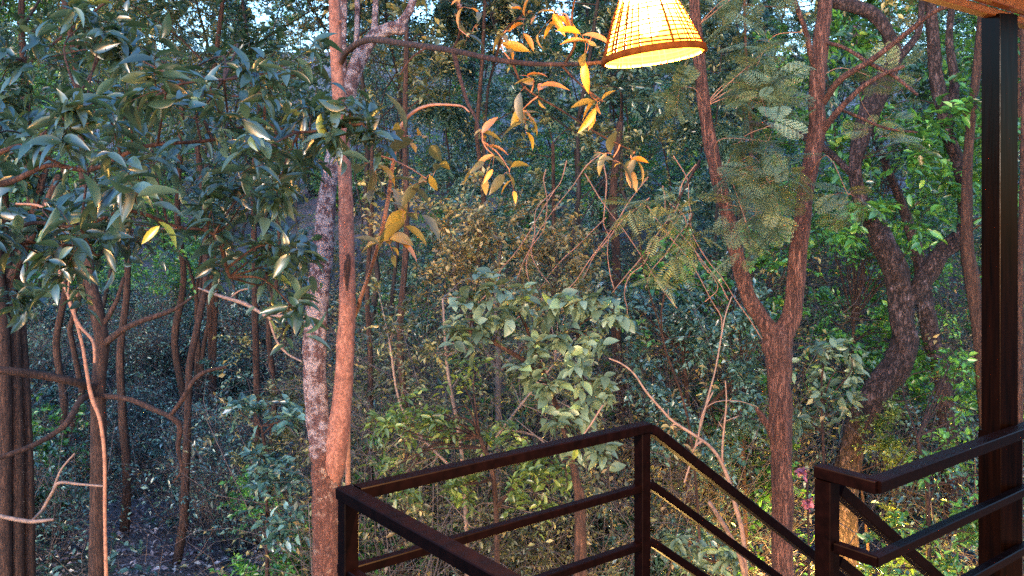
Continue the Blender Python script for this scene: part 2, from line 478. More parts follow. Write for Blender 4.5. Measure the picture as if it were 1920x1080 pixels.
gt_ = nt.nodes.new("ShaderNodeBsdfTransparent"); gt_.inputs[0].default_value = (1, .85, .6, 1)
gx_ = nt.nodes.new("ShaderNodeMixShader"); gx_.inputs[0].default_value = .5
nt.links.new(gt_.outputs[0], gx_.inputs[1]); nt.links.new(ge_.outputs[0], gx_.inputs[2]); nt.links.new(gx_.outputs[0], out.inputs[0])
M['glow'] = gm_
M['garden_bright'] = emit_mat('brightly_lit_path_lamp_glass', (1.0, .55, .12), 520.0)
M['garden_glow'] = emit_mat('lit_path_lamp_glass', (1.0, .58, .16), 42.0)
M['bulb'] = emit_mat("lit_bulb", (1.0, .6, .25), 6.0)

# ------------------------------------------------------------------ ground
def gz(x, y):
    x = np.asarray(x, float); y = np.asarray(y, float)
    h = .22 * np.sin(x * .55 + 1.3) * np.cos(y * .4) + .10 * np.sin(x * 1.7 + y * .9) + .05 * np.sin(3.1 * x - 2.3 * y)
    h = h + np.clip(y - 15, 0, None) * .13 + np.clip(y - 34, 0, None) * .10
    h = h - .05 * np.clip(x - 4, 0, 12) * np.clip(y - 6, 0, 8) * .15
    return h

g = np.random.default_rng(1)
mb = MB()
xs = np.concatenate([np.linspace(-130, -20, 34, endpoint=False), np.linspace(-20, 20, 200), np.linspace(20, 130, 35)[1:]])
ys = np.concatenate([np.linspace(-30, 2, 30, endpoint=False), np.linspace(2, 32, 170, endpoint=False), np.linspace(32, 170, 60)])
X, Y = np.meshgrid(xs, ys)
Z = gz(X, Y) + .035 * g.normal(size=X.shape) * (np.abs(X) < 20)
nx = len(xs)
i, j = np.meshgrid(np.arange(len(ys) - 1), np.arange(nx - 1), indexing='ij')
q = np.stack([i * nx + j, i * nx + j + 1, (i + 1) * nx + j + 1, (i + 1) * nx + j], -1).reshape(-1, 4)
mb.add(np.stack([X, Y, Z], -1), {4: q})
gm, nt, out = new_mat("forest_floor_litter")
tc = nt.nodes.new("ShaderNodeTexCoord")
n1 = nt.nodes.new("ShaderNodeTexNoise"); n1.inputs["Scale"].default_value = 22; n1.inputs["Detail"].default_value = 10; n1.inputs["Roughness"].default_value = .75
n2 = nt.nodes.new("ShaderNodeTexVoronoi"); n2.inputs["Scale"].default_value = 26
n3 = nt.nodes.new("ShaderNodeTexNoise"); n3.inputs["Scale"].default_value = .8; n3.inputs["Detail"].default_value = 4
for n in (n1, n2, n3): nt.links.new(tc.outputs["Object"], n.inputs["Vector"])
r1 = ramp(nt, n1.outputs["Fac"], [(.3, (.04, .026, .03)), (.5, (.13, .09, .10)), (.68, (.34, .27, .28))])
r2 = ramp(nt, n3.outputs["Fac"], [(.4, (1, 1, 1)), (.62, (.45, .6, .35))])
mm = nt.nodes.new("ShaderNodeMix"); mm.data_type = 'RGBA'; mm.blend_type = 'MULTIPLY'; mm.inputs[0].default_value = 1
nt.links.new(r1.outputs[0], mm.inputs[6]); nt.links.new(r2.outputs[0], mm.inputs[7])
p = nt.nodes.new("ShaderNodeBsdfPrincipled"); p.inputs["Roughness"].default_value = .75
nt.links.new(mm.outputs[2], p.inputs["Base Color"])
b = nt.nodes.new("ShaderNodeBump"); b.inputs["Strength"].default_value = 1; b.inputs["Distance"].default_value = .05
nt.links.new(n2.outputs["Distance"], b.inputs["Height"]); nt.links.new(b.outputs[0], p.inputs["Normal"])
nt.links.new(p.outputs[0], out.inputs[0])
props(mb.build("ground", gm), kind='structure')

# fallen leaves and sticks: past counting
mb = MB()
n = 60000
yy = 7 + 24 * g.random(n) ** 1.2; xx = (g.random(n) * 1.5 - .72) * yy
pos = np.stack([xx, yy, gz(xx, yy) + .02 + .05 * g.random(n)], -1)
D = g.normal(size=(n, 3)); D[:, 2] *= .35
N = np.array([0, 0, 1.0]) + .45 * g.normal(size=(n, 3))
leaves(mb, g, pos, D, N, .075 * g.uniform(.4, 1.5, n), .5, T_FAR)
props(mb.build("leaf_litter", M['leaf_litter']), kind='stuff', label="purplish brown fallen leaves carpeting the forest floor")
mb = MB()
n = 5200
yy = 7 + 18 * g.random(n); xx = (g.random(n) * 1.4 - .7) * yy
d = g.normal(size=(n, 3)); d[:, 2] = np.abs(d[:, 2]) * .35; d = norm(d)
seg_tubes(mb, g, np.stack([xx, yy, gz(xx, yy) + .02], -1), d, g.uniform(.15, .8, n), g.uniform(.002, .006, n), np.full(n, .001), 3)
props(mb.build("fallen_twigs", M['twig']), kind='stuff', label="thin dry sticks strewn over the forest floor")
# low ground cover
mb = MB()
n = 5200
yy = 8.5 + 20 * g.random(n) ** 1.1; xx = (g.random(n) * 1.5 - .72) * yy
keep = (np.sin(xx * .9 + 2) + np.cos(yy * .7) + .8 * g.normal(size=n)) > .1
keep &= ~((xx < -.1 * yy) & (yy < 17) & (g.random(n) < .45))
xx, yy = xx[keep], yy[keep]; n = len(xx)
twigs(g, mb, mb, np.stack([xx, yy, gz(xx, yy)], -1), np.stack([g.normal(size=n) * .5, g.normal(size=n) * .5, np.ones(n)], -1),
      g.uniform(.2, .55, n), 9, .10, .5, T_MID, rad=.003)
props(mb.build("ground_cover", M['leaf_blue']), kind='stuff', label="low leafy seedlings covering the forest floor")

# ------------------------------------------------------------------ deck, railings, post, roof edge
TOPZ = CAMZ - .75
DECKZ = CAMZ - 1.65
uB = np.array([.788, .616, 0]); uA = np.array([.616, -.788, 0]); UP = np.array([0, 0, 1.0])
P1 = np.array([-.430, 2.31, TOPZ]); P2 = P1 + uB * 1.108
P3 = np.array([.895, 2.50, TOPZ]); PC = np.array([.985, 2.385, TOPZ])

def bar(mb, a, b, w, h, up=UP, bev=.0025):
    """square bar with softened edges from a to b; w across, h along up (a, b = centre line)"""
    a = np.asarray(a, float); b = np.asarray(b, float)
    d = norm(b - a); s = norm(np.cross(d, up)); u = np.cross(s, d)
    hw, hh = w / 2, h / 2
    pr = [(-hw + bev, -hh), (hw - bev, -hh), (hw, -hh + bev), (hw, hh - bev), (hw - bev, hh), (-hw + bev, hh), (-hw, hh - bev), (-hw, -hh + bev)]
    V = [e + s * x + u * y for e in (a, b) for x, y in pr]
    q = [(k, (k + 1) % 8, 8 + (k + 1) % 8, 8 + k) for k in range(8)]
    n0 = len(V); V += [a, b]
    t = [(n0, (k + 1) % 8, k) for k in range(8)] + [(n0 + 1, 8 + k, 8 + (k + 1) % 8) for k in range(8)]
    mb.add(V, {4: np.array(q), 3: np.array(t)})

def railing(name, loc, label, group=None):
    return empty(name, loc, label, 'railing', group)

rw = .046
def rail_span(root, a, b, nm='rail', top=True, drops=(.205, .40, .595), direction=None, ins=-.008):
    a = np.asarray(a, float); b = np.asarray(b, float)
    d = norm(b - a)
    if top:
        m = MB(); bar(m, a - UP * .0155, b - UP * .0155, rw, .031); m.build('top_rail', M['steel'], root, smooth=False)
    for k in drops:
        m = MB(); bar(m, a + d * ins - UP * (k + .0125), b - d * ins - UP * (k + .0125), .03, .025); m.build('rail', M['steel'], root, smooth=False)

def post_at(root, p, h=1.0, w=.041, top=.032, d=uB):
    m = MB(); bar(m, p - UP * top, p - UP * h, w, w, up=uB if True else UP); m.build('rail_post', M['steel'], root, smooth=False)

r1 = railing('railing', (P1[0], P1[1], DECKZ), "dark maroon steel railing with the corner post, nearest the camera beside the forked lichen tree")
Aend = P1 + uA * 2.5
rail_span(r1, P1 - uA * .026, Aend); post_at(r1, P1, .92)
post_at(r1, P1 + uA * 1.9, .92)
r2 = railing('railing', (P2[0], P2[1], DECKZ), "dark maroon steel railing running level from the corner post to the stair head")
rail_span(r2, P1 + uB * .027, P2 + uB * .026); post_at(r2, P2, .92)
# stair rails go down away from the camera along uB
sl = .70
sd = norm(uB + UP * -sl)
r3 = railing('stair_railing', (P2[0] + .4, P2[1] + .3, DECKZ), "left sloping stair rail of three dark bars descending from the middle post")
def stair_rail(root, p, L, drops):
    for k in drops:
        a = p + uB * .02 - UP * (k + .018)
        m = MB(); bar(m, a, a + (uB - UP * sl) * L, .04 if k < .1 else .03, .034 if k < .1 else .028); m.build('rail', M['steel'], root, smooth=False)
    e = p + uB * (L - .03) - UP * (sl * (L - .03))
    m = MB(); bar(m, e - UP * .045, e - UP * .95, .05, .05, up=uB); m.build('rail_post', M['steel'], root, smooth=False)
stair_rail(r3, P2 + uB * .03, 3.0, (.012, .205, .40, .595))
r4 = railing('stair_railing', (P3[0] + .4, P3[1] + .3, DECKZ), "right sloping stair rail passing behind the bent level railing")
stair_rail(r4, P3 + uB * .03 - UP * .035, 3.0, (.02, .225, .44))
r5 = railing('railing', (P3[0], P3[1], DECKZ), "bent level railing at the right running from the stub post past the thick post")
m = MB(); bar(m, P3 - UP * .036, P3 - UP * .92, .05, .05, up=uB); m.build('rail_post', M['steel'], r5, smooth=False)
Cend = PC + uB * 3.2
dPC = norm(PC - P3)
for k, wdt, hh in ((.0, rw, .034), (.205, .03, .028), (.40, .03, .028), (.595, .03, .028)):
    nm = 'top_rail' if k == 0 else 'rail'
    m = MB()
    zz = -UP * (k + hh / 2)
    bar(m, P3 + zz - (dPC * .028 if k == 0 else -dPC * .03), PC + zz + dPC * .012, wdt, hh)
    bar(m, PC + zz + uB * -.010 + UP * .0015, Cend + zz + UP * .0015, wdt, hh)
    m.build(nm, M['steel'], r5, smooth=False)
post_at(r5, PC + uB * 1.9, .92)

def box(mb, c, sx, sy, sz, ux=uB, uy=None):
    """box centred at c, axes ux, perpendicular, up"""
    ux = norm(np.asarray(ux, float)); uy = np.cross(UP, ux) if uy is None else uy
    V = [c + ux * a * sx / 2 + uy * b * sy / 2 + UP * e * sz / 2 for a in (-1, 1) for b in (-1, 1) for e in (-1, 1)]
    mb.add(V, {4: np.array([(0, 1, 3, 2), (4, 6, 7, 5), (0, 4, 5, 1), (2, 3, 7, 6), (0, 2, 6, 4), (1, 5, 7, 3)])})

# thick roof post
PP = np.array([(1874 - CX) / F * 3.0, 3.0, 0])
t = empty('roof_post', (PP[0], PP[1], DECKZ - .1), "thick dark stained square post under the roof edge at the right", 'post')
m = MB(); bar(m, np.array([PP[0], PP[1], DECKZ - .1]), np.array([PP[0], PP[1], CAMZ + (380 - 30) / F * 3.0]), .078, .078, up=norm(np.array([.95, .31, 0])), bev=.0012)
m.build('shaft', M['post'], t, smooth=False)
m = MB(); bar(m, np.array([PP[0] + .002, PP[1], DECKZ - .12]), np.array([PP[0] + .002, PP[1], CAMZ - .78]), .094, .094, up=norm(np.array([.95, .31, 0])), bev=.0012)
m.build('sleeve', M['post'], t, smooth=False)
# roof edge: fascia beam with boards behind
BZ = CAMZ + (380 - 27) / F * 2.95
b0 = np.array([(1840 - CX) / F * 2.95, 2.95, BZ]) - uB * 3.2
b1 = b0 + uB * 7.0
t = empty('roof_edge', (b1[0], b1[1], BZ), "orange brown varnished timber roof edge in the top right corner", 'roof')
m = MB(); bar(m, b0 + UP * .012, b1 + UP * .012, .045, .024); m.build('trim', M['soffit'], t, smooth=False)
m = MB(); bar(m, b0 + UP * .105 + uA * .045, b1 + UP * .105 + uA * .045, .04, .16); m.build('fascia', M['soffit'], t, smooth=False)
m = MB()
for k in range(9):
    c = (b0 + b1) / 2 + UP * (.20) + uA * (.12 + .125 * k)
    bar(m, c - uB * 3.5, c + uB * 3.5, .121, .02)
m.build('ceiling_board', M['soffit'], t, smooth=False)
m = MB()
c = (b0 + b1) / 2 + UP * .25 + uA * .55
box(m, c, 7.4, 1.5, .03)
m.build('roof_sheet', M['cord'], t, smooth=False)

# deck floor (below the frame) and its stair flight
m = MB()
for k in range(16):
    c = P1 + uA * (.10 + .14 * k) + uB * 2.2; c[2] = DECKZ - .02
    bar(m, c - uB * (2.15 if k > 5 else 2.15), c + uB * (-1.0 if k < 5 else 2.8), .132, .035)
props(m.build('deck', M['deck'], None, smooth=False), kind='structure')
t = empty('staircase', (P2[0], P2[1], 0), "open timber stair going down into the trees between the sloping rails", 'stairs')
mid = (P2 + P3) / 2
for k in range(13):
    c = mid + uB * (.18 + .26 * k) - UP * (.9 + .182 * (k + 1))
    if c[2] < .1: break
    m = MB(); box(m, c, .25, .52, .035); m.build('tread', M['deck'], t, smooth=False)

# ------------------------------------------------------------------ pendant lamps
def pendant(loc, label, tilt=-.13, rb=.109, rt=.028, h=.20, top=None):
    root = empty('pendant_lamp', loc, label, 'lamp', 'woven pendant lamps along the roof edge')
    L = np.array(loc)
    ct, st = math.cos(tilt), math.sin(tilt)
    def tf(v):
        v = np.asarray(v, float)
        x = v[:, 0] * ct + v[:, 2] * st; z = -v[:, 0] * st + v[:, 2] * ct
        return np.stack([x, v[:, 1], z], -1) + L
    S = 64
    def ring(r, z): 
        a = np.arange(S) / S * 2 * np.pi
        return np.stack([r * np.cos(a), r * np.sin(a), np.full(S, z)], -1)
    def prof(t): # radius along height, slightly bell shaped
        return rb + (rt - rb) * (t ** 1.15)
    # lining
    m = MB(); K = 14
    V = np.concatenate([ring(prof(k / (K - 1)) - .004, .004 + k / (K - 1) * h) for k in range(K)])
    jj = np.arange(S); j2 = (jj + 1) % S
    q = np.concatenate([np.stack([k * S + jj, k * S + j2, (k + 1) * S + j2, (k + 1) * S + jj], -1) for k in range(K - 1)])
    m.add(tf(V), {4: q}, np.repeat(np.linspace(0, 1, K), S)); m.build('shade_lining', M['glow'], root)
    # weave: rings and staves, thin, uneven
    rg = np.random.default_rng(5)
    m = MB()
    for k in range(1, 20):
        tt = k / 20 * .97; a = np.arange(S + 1) / S * 2 * np.pi
        r = prof(tt) + .0006 + .0008 * np.sin(a * 16 + k * math.pi)
        P = np.stack([r * np.cos(a), r * np.sin(a), tt * h + .0015 * np.sin(a * 3 + k)], -1)
        tubes(m, tf(P)[None], np.full((1, S + 1), (.0014 if k < 10 else .0009 if k < 13 else .0006) + .0009 * rg.random()), 4)
    for k in range(46):
        if rg.random() < .12: continue
        a = (k + .8 * rg.random()) / 46 * 2 * np.pi
        tt = np.linspace(0, .98 if k % 2 == 0 else .6, 12)
        r = prof(tt) + .0006
        P = np.stack([r * np.cos(a), r * np.sin(a), tt * h], -1)
        tubes(m, tf(P)[None], (np.interp(tt, [0, .45, .7, 1], [1.0, .9, .35, .3]) * (.0012 + .0022 * rg.random() ** 2))[None], 4)
    m.build('weave', M['wicker'], root)
    # rim band
    m = MB(); zs = (-.002, -.002, .012, .014); rs = (rb - .003, rb + .005, rb + .0035, rb - .005)
    V = np.concatenate([ring(a, b) for a, b in zip(rs, zs)])
    q = np.concatenate([np.stack([k * S + jj, k * S + j2, (k + 1) * S + j2, (k + 1) * S + jj], -1) for k in range(3)])
    m.add(tf(V), {4: q}); m.build('rim', M['wicker'], root)
    # bulb
    m = MB(); V = []; K = 9
    for k in range(K):
        a = k / (K - 1) * math.pi
        V.append(ring(max(.026 * math.sin(a), .0005), .075 - .03 * math.cos(a)))
    q = np.concatenate([np.stack([k * S + jj, k * S + j2, (k + 1) * S + j2, (k + 1) * S + jj], -1) for k in range(K - 1)])
    m.add(tf(np.concatenate(V)), {4: q}); m.build('bulb', M['bulb'], root)
    ld = bpy.data.lights.new('bulb_light', 'POINT'); ld.energy = LAMP_STRENGTH; ld.color = (1.0, .50, .17); ld.shadow_soft_size = .03
    lo = bpy.data.objects.new('bulb_light', ld); COL.objects.link(lo); lo.parent = root
    lo.location = tuple(tf(np.array([[0, 0, .03]]))[0] - L)
    m = MB(); tubes(m, tf(np.array([[0, 0, .105], [0, 0, h + .01]]))[None], np.array([[.014, .014]]), 12); m.build('socket', M['cord'], root)
    m = MB(); a = tf(np.array([[0, 0, h]]))[0]; b = np.array([L[0] + .02, L[1] + .01, top])
    tubes(m, np.stack([a, (a + b) / 2 + [.004, 0, 0], b])[None], np.full((1, 3), .003), 6); m.build('cord', M['cord'], root)
    return root
pendant(tuple(W(1226, 108, 1.9)), "lit cone shaped woven pendant lamp hanging top centre in front of the trees", top=BZ + .19)
pendant((2.3, .35, CAMZ + .30), "lit woven pendant lamp further right under the roof beside the thick post", tilt=.02, top=BZ + .19)

def garden_lamp(x, y, top, label):
    base = float(gz(x, y))
    t = empty('garden_lamp', (x, y, base), label, 'lamp', 'low lamps along the path below the deck')
    p = np.array([x, y, 0.0])
    m = MB(); tubes(m, np.array([[p + UP * (base - .1), p + UP * (top - .12)]]), np.array([[.03, .03]]), 12); m.build('lamp_post', M['steel'], t)
    m = MB(); tubes(m, np.array([[p + UP * (top - .12), p + UP * top]]), np.array([[.045, .045]]), 16); m.build('lamp_head', M['garden_bright'] if x > 2 else M['garden_glow'], t)
    m = MB(); tubes(m, np.array([[p + UP * (top + .001), p + UP * (top + .02)]]), np.array([[.075, .06]]), 16); m.build('lamp_cap', M['steel'], t)
garden_lamp(3.42, 9.0, .62, "low lit path lamp beside the gnarled tree's base")
garden_lamp(.45, 5.0, 1.9, "low lit path lamp under the grey green shrub in the centre")

# ------------------------------------------------------------------ generic plant builders
def clumps_foliage(rng, mbw, mbl, clumps, ntw, nleaf, lsize, lwid, tmpl, droop=.3, up=.35, attach=None, brad=.006, **kw):
    """clumps: (px, py, z, radius px). attach: (K,3) points the clump branches spring from"""
    for c in clumps:
        ctr = W(*c[:3]); r = c[3] / F * c[2]
        if attach is not None:
            at = attach[np.argmin(np.linalg.norm(attach - ctr + np.array([0, 0, .35 * r]), axis=1))]
            mid = (at + ctr) / 2 + rng.normal(size=3) * .12 * np.linalg.norm(at - ctr) + [0, 0, .08 * np.linalg.norm(at - ctr)]
            s = smooth_path([at, mid, ctr], 5)
            tubes(mbw, s[None], np.linspace(brad * 1.6, brad * .7, len(s))[None], 5)
        nn = max(3, int(ntw))
        D = rand_dirs(rng, nn); D[:, 2] += up
        st = ctr + rand_dirs(rng, nn) * r * .35 * rng.random((nn, 1))
        twigs(rng, mbw, mbl, st, D, r * rng.uniform(.45, 1.05, nn), nleaf, lsize, lwid, tmpl, droop=droop, rad=brad * .45, **kw)

def scatter_clumps(rng, boxes):
    """boxes: (x0, y0, x1, y1, z0, z1, n, rpx) in photo pixels"""
    out = []
    for x0, y0, x1, y1, z0, z1, n, r in boxes:
        for k in range(n):
            z = rng.uniform(z0, z1)
            out.append((rng.uniform(x0, x1), rng.uniform(y0, y1), z, r * rng.uniform(.7, 1.3)))
    return out

def plant(name, label, cat, base, stems, clumps, leafmat, barkmat='bark_dark', seed=0, group=None, ntw=10, nleaf=9, lsize=.1, lwid=.5, tmpl=T_MID, wob=0, **kw):
    """stems: lists of (px,py,z,halfwidth px); clumps in px"""
    rng = np.random.default_rng(seed)
    root = empty(name, tuple(base), label, cat, group)
    mt, mw, ml = MB(), MB(), MB()
    att = []
    for s in stems:
        pts = limb(mt, rng, s, n=5, S=8, rough=.05, wob=wob)
        att.append(pts[len(pts) // 4:, :3])
    att = np.concatenate(att) if att else None
    clumps_foliage(rng, mw, ml, clumps, ntw, nleaf, lsize, lwid, tmpl, attach=att, **kw)
    if mt.n: mt.build('trunk', M[barkmat], root)
    if mw.n: mw.build('branches', M[barkmat], root)
    if ml.n: ml.build('foliage', M[leafmat], root)
    return root

def on_ground(px, z):
    x = (px - CX) / F * z
    return np.array([x, z, float(gz(x, z))])
def py_ground(px, z):
    return HY + (CAMZ - on_ground(px, z)[2]) * F / z

# ------------------------------------------------------------------ forest prototypes
def proto_tree(seed, H, h0, nl, L, leafmat, lsize, lwid=.5, tmpl=T_FAR, nsub=6, ntw=6, nlf=13, r0=.05, bark='bark_far', droop=.3, up=.3):
    rng = np.random.default_rng(seed)
    mt, ml = MB(), MB()
    K = 14
    t = np.linspace(0, 1, K)
    wob = np.cumsum(rng.normal(size=(K, 2)) * .13, axis=0) * (H / 12)
    P = np.stack([wob[:, 0], wob[:, 1], t * H - .3], -1)
    tubes(mt, P[None], (r0 * (1 - .85 * t) * (1 + .06 * rng.normal(size=K)))[None], 8)
    hh = rng.uniform(h0, 1.0, nl) ** .9
    st = np.stack([np.interp(hh, t, P[:, k]) for k in range(3)], -1)
    az = rng.uniform(0, 6.28, nl)
    el = rng.uniform(.05, .8, nl)
    D = np.stack([np.cos(az) * np.cos(el), np.sin(az) * np.cos(el), np.sin(el)], -1)
    Ls = L * (1.15 - .75 * (hh - h0) / (1 - h0 + 1e-6)) * rng.uniform(.5, 1.3, nl)
    seg_tubes(mt, rng, st, D, Ls, np.full(nl, r0 * .28), np.full(nl, r0 * .08), 5)
    p, d, l = children(rng, st, D, Ls, nsub, t0=.25, ratio=.5)
    seg_tubes(mt, rng, p, d, l, np.full(len(p), r0 * .1), np.full(len(p), r0 * .03), 3)
    p2, d2, l2 = children(rng, p, d, l, ntw, t0=.2, ratio=.62)
    l2 = np.maximum(l2, .22)
    cr = np.repeat(rng.random(len(p)), ntw)
    twigs(rng, None, ml, p2, d2, l2, nlf, lsize, lwid, tmpl, droop=droop, rndc=cr)
    return mt.mesh('forest_trunk', M[bark]), ml.mesh('forest_crown', M[leafmat])

def proto_shrub(seed, H, n, leafmat, lsize, lwid=.5, tmpl=T_FAR, nsub=7, ntw=5, nlf=11, bark='bark_far', spread=.6, droop=.35):
    rng = np.random.default_rng(seed)
    mt, ml = MB(), MB()
    az = rng.uniform(0, 6.28, n); sp = rng.uniform(.1, spread, n)
    D = norm(np.stack([np.cos(az) * sp, np.sin(az) * sp, np.ones(n)], -1))
    st = np.stack([np.cos(az) * .06, np.sin(az) * .06, np.full(n, -.1)], -1)
    Ls = H * rng.uniform(.6, 1.1, n)
    seg_tubes(mt, rng, st, D, Ls, np.full(n, .02), np.full(n, .006), 5, .06)
    p, d, l = children(rng, st, D, Ls, nsub, t0=.2, ratio=.42)
    seg_tubes(mt, rng, p, d, l, np.full(len(p), .007), np.full(len(p), .003), 3)
    p2, d2, l2 = children(rng, p, d, l, ntw, t0=.2, ratio=.6)
    l2 = np.maximum(l2, .16)
    cr = np.repeat(rng.random(len(p)), ntw)
    twigs(rng, None, ml, p2, d2, l2, nlf, lsize, lwid, tmpl, droop=droop, rndc=cr)
    return mt.mesh('shrub_stems', M[bark]), ml.mesh('shrub_leaves', M[leafmat])

def place(name, pm, loc, rz, sc, label, cat, group, tilt=0, tz=0):
    root = bpy.data.objects.new(name, None); COL.objects.link(root)
    root.location = loc; root.rotation_euler = (tilt, tz, rz); root.scale = (sc, sc, sc)
    props(root, label, cat, group)
    for nm, me in zip(('trunk', 'crown') if cat == 'tree' else ('stems', 'leaves'), pm):
        o = bpy.data.objects.new(nm, me); COL.objects.link(o); o.parent = root
    return root

TREES = [
    (proto_tree(11, 13, .22, 26, 2.6, 'leaf_green', .095, nlf=18), 'leafy_tree', "leafy green tree in the far thicket with small oval leaves"),
    (proto_tree(12, 12, .15, 26, 2.2, 'leaf_blue', .09, .55, nlf=18), 'leafy_tree', "blue green tree in the far thicket with broad leaves"),
    (proto_tree(13, 14, .30, 24, 2.8, 'leaf_olive', .08, .42, nlf=18), 'leafy_tree', "olive toned tree in the far thicket with narrow leaves"),
    (proto_tree(14, 10, .10, 28, 1.9, 'leaf_blue', .11, .42, droop=.6, nlf=18), 'leafy_tree', "blue green tree in the far thicket with long drooping leaves"),
]
SHRUBS = [
    (proto_shrub(21, 2.1, 11, 'leaf_green', .078, nlf=15), 'shrub', "green small leaved shrub of the undergrowth on the forest floor"),
    (proto_shrub(22, 1.7, 11, 'leaf_blue', .085, .55, nlf=15), 'shrub', "blue green broad leaved shrub of the undergrowth on the forest floor"),
    (proto_shrub(23, 2.4, 10, 'leaf_olive', .07, .4, nlf=15), 'shrub', "olive narrow leaved shrub of the undergrowth on the forest floor"),
    (proto_shrub(24, 1.1, 9, 'leaf_blue', .10, .5, tmpl=T_MID, nsub=6, ntw=4), 'shrub', "knee high blue green seedling shrub on the leaf litter"),
]
def proto_twiggy(seed, H, n, leafmat='leaf_olive'):
    rng = np.random.default_rng(seed)
    mt, ml = MB(), MB()
    az = rng.uniform(0, 6.28, n); sp = rng.uniform(.05, .8, n)
    D = norm(np.stack([np.cos(az) * sp, np.sin(az) * sp, np.ones(n)], -1))
    st = np.stack([np.cos(az) * .15, np.sin(az) * .15, np.full(n, -.1)], -1) * rng.uniform(.2, 1.6, (n, 1))
    Ls = H * rng.uniform(.5, 1.15, n)
    seg_tubes(mt, rng, st, D, Ls, rng.uniform(.006, .016, n), np.full(n, .003), 4, .12)
    p, d, l = children(rng, st, D, Ls, 6, t0=.2, ratio=.45, up=.05)
    seg_tubes(mt, rng, p, d, l, np.full(len(p), .005), np.full(len(p), .002), 3, .2)
    p2, d2, l2 = children(rng, p, d, l, 5, t0=.2, ratio=.6, up=0)
    seg_tubes(mt, rng, p2, d2, l2, np.full(len(p2), .003), np.full(len(p2), .0012), 3, .2)
    k = rng.random(len(p2)) < .45
    twigs(rng, None, ml, p2[k], d2[k], l2[k] + .1, 6, .07, .45, T_FAR, droop=.3)
    return mt.mesh('twig_tangle', M['twig_grey']), ml.mesh('sparse_leaves', M[leafmat])
def where(px):
    return ('beyond the left clearing' if px < 560 else 'behind the centre shrubs' if px < 1150 else
            'behind the red brown forked tree' if px < 1560 else 'around the gnarled tree')
TWIGGY = [proto_twiggy(41, 2.6, 16), proto_twiggy(42, 3.4, 12, 'leaf_dry'), proto_twiggy(43, 1.8, 18, 'leaf_blue')]
rt = np.random.default_rng(88)
for k_ in range(150):
    yy = 8.6 + 14 * rt.random() ** 1.1
    pxx = rt.uniform(-60, 1980)
    if pxx < 620 and yy < 10.8: continue
    if 1420 < pxx < 1860 and yy < 12.5: continue
    xx = (pxx - CX) / F * yy
    w_ = rt.choice(3, p=[.4, .25, .35]) if pxx > 640 else 2
    place('twiggy_bush', TWIGGY[w_], (xx, yy, float(gz(xx, yy))), rt.uniform(0, 6.28), rt.uniform(.7, 1.25),
          ["straggly bush of fine twigs with small olive leaves", "tall straggly bush with dry brown leaves", "straggly low bush with sparse blue green leaves"][w_] + " " + where(pxx),
          'bush', 'straggly twiggy bushes of the undergrowth', rt.normal() * .08, rt.normal() * .08)
rg = np.random.default_rng(77)
cnt = 0
for (z0, z1, sp) in ((13.5, 22, 2.9), (22, 34, 3.4), (34, 64, 3.9)):
    y = z0
    while y < z1:
        hwid = .66 * y + 2
        x = -hwid + rg.uniform(0, sp)
        while x < hwid:
            xx = x + rg.uniform(-.9, .9); yy = y + rg.uniform(-.9, .9)
            px = CX + xx / yy * F
            # keep the clearing on the left open, and thin out where sky glints through
            skip = (yy < 17 and 60 < px < 560) or (21 < yy < 33 and -200 < px < 700) or (20 < yy < 30 and 1450 < px < 1900) or (20 < yy < 27 and 700 < px < 1150) or (yy < 16 and 1480 < px < 1900) or rg.random() < .08
            if not skip:
                k = rg.choice(4, p=[.34, .3, .16, .2])
                pm, nm, lab = TREES[k]
                place(nm, pm, (xx, yy, float(gz(xx, yy)) - .1), rg.uniform(0, 6.28), rg.uniform(.8, 1.2), lab.replace('in the far thicket', 'in the thicket ' + where(px)), 'tree', 'trees of the far thicket',
                      rg.normal() * .05, rg.normal() * .05)
                cnt += 1
            x += sp * rg.uniform(.8, 1.25)
        y += sp * .9
ns = 0
for (z0, z1, sp) in ((9.5, 16, 1.5), (16, 26, 1.9), (26, 50, 2.9)):
    y = z0
    while y < z1:
        hwid = .62 * y + 1
        x = -hwid + rg.uniform(0, sp)
        while x < hwid:
            xx = x + rg.uniform(-.5, .5); yy = y + rg.uniform(-.5, .5)
            px = CX + xx / yy * F
            left_clear = (yy < 21 and 40 < px < 600)
            skip = (left_clear and (yy < 13.5 or rg.random() < .3)) or rg.random() < .1 or (yy < 12.5 and px > 1420 and px < 1860)
            if not skip:
                k = (3 if rg.random() < .6 else 1) if left_clear else rg.choice(4, p=[.4, .3, .15, .15])
                pm, nm, lab = SHRUBS[k]
                place(nm, pm, (xx, yy, float(gz(xx, yy)) - .05), rg.uniform(0, 6.28), rg.uniform(.7, 1.25), lab.replace('of the undergrowth on the forest floor', 'low ' + where(px)).replace('on the leaf litter', where(px)), 'shrub', 'shrubs of the undergrowth')
                ns += 1
            x += sp * rg.uniform(.8, 1.25)
        y += sp * .9
print("trees", cnt, "shrubs", ns)

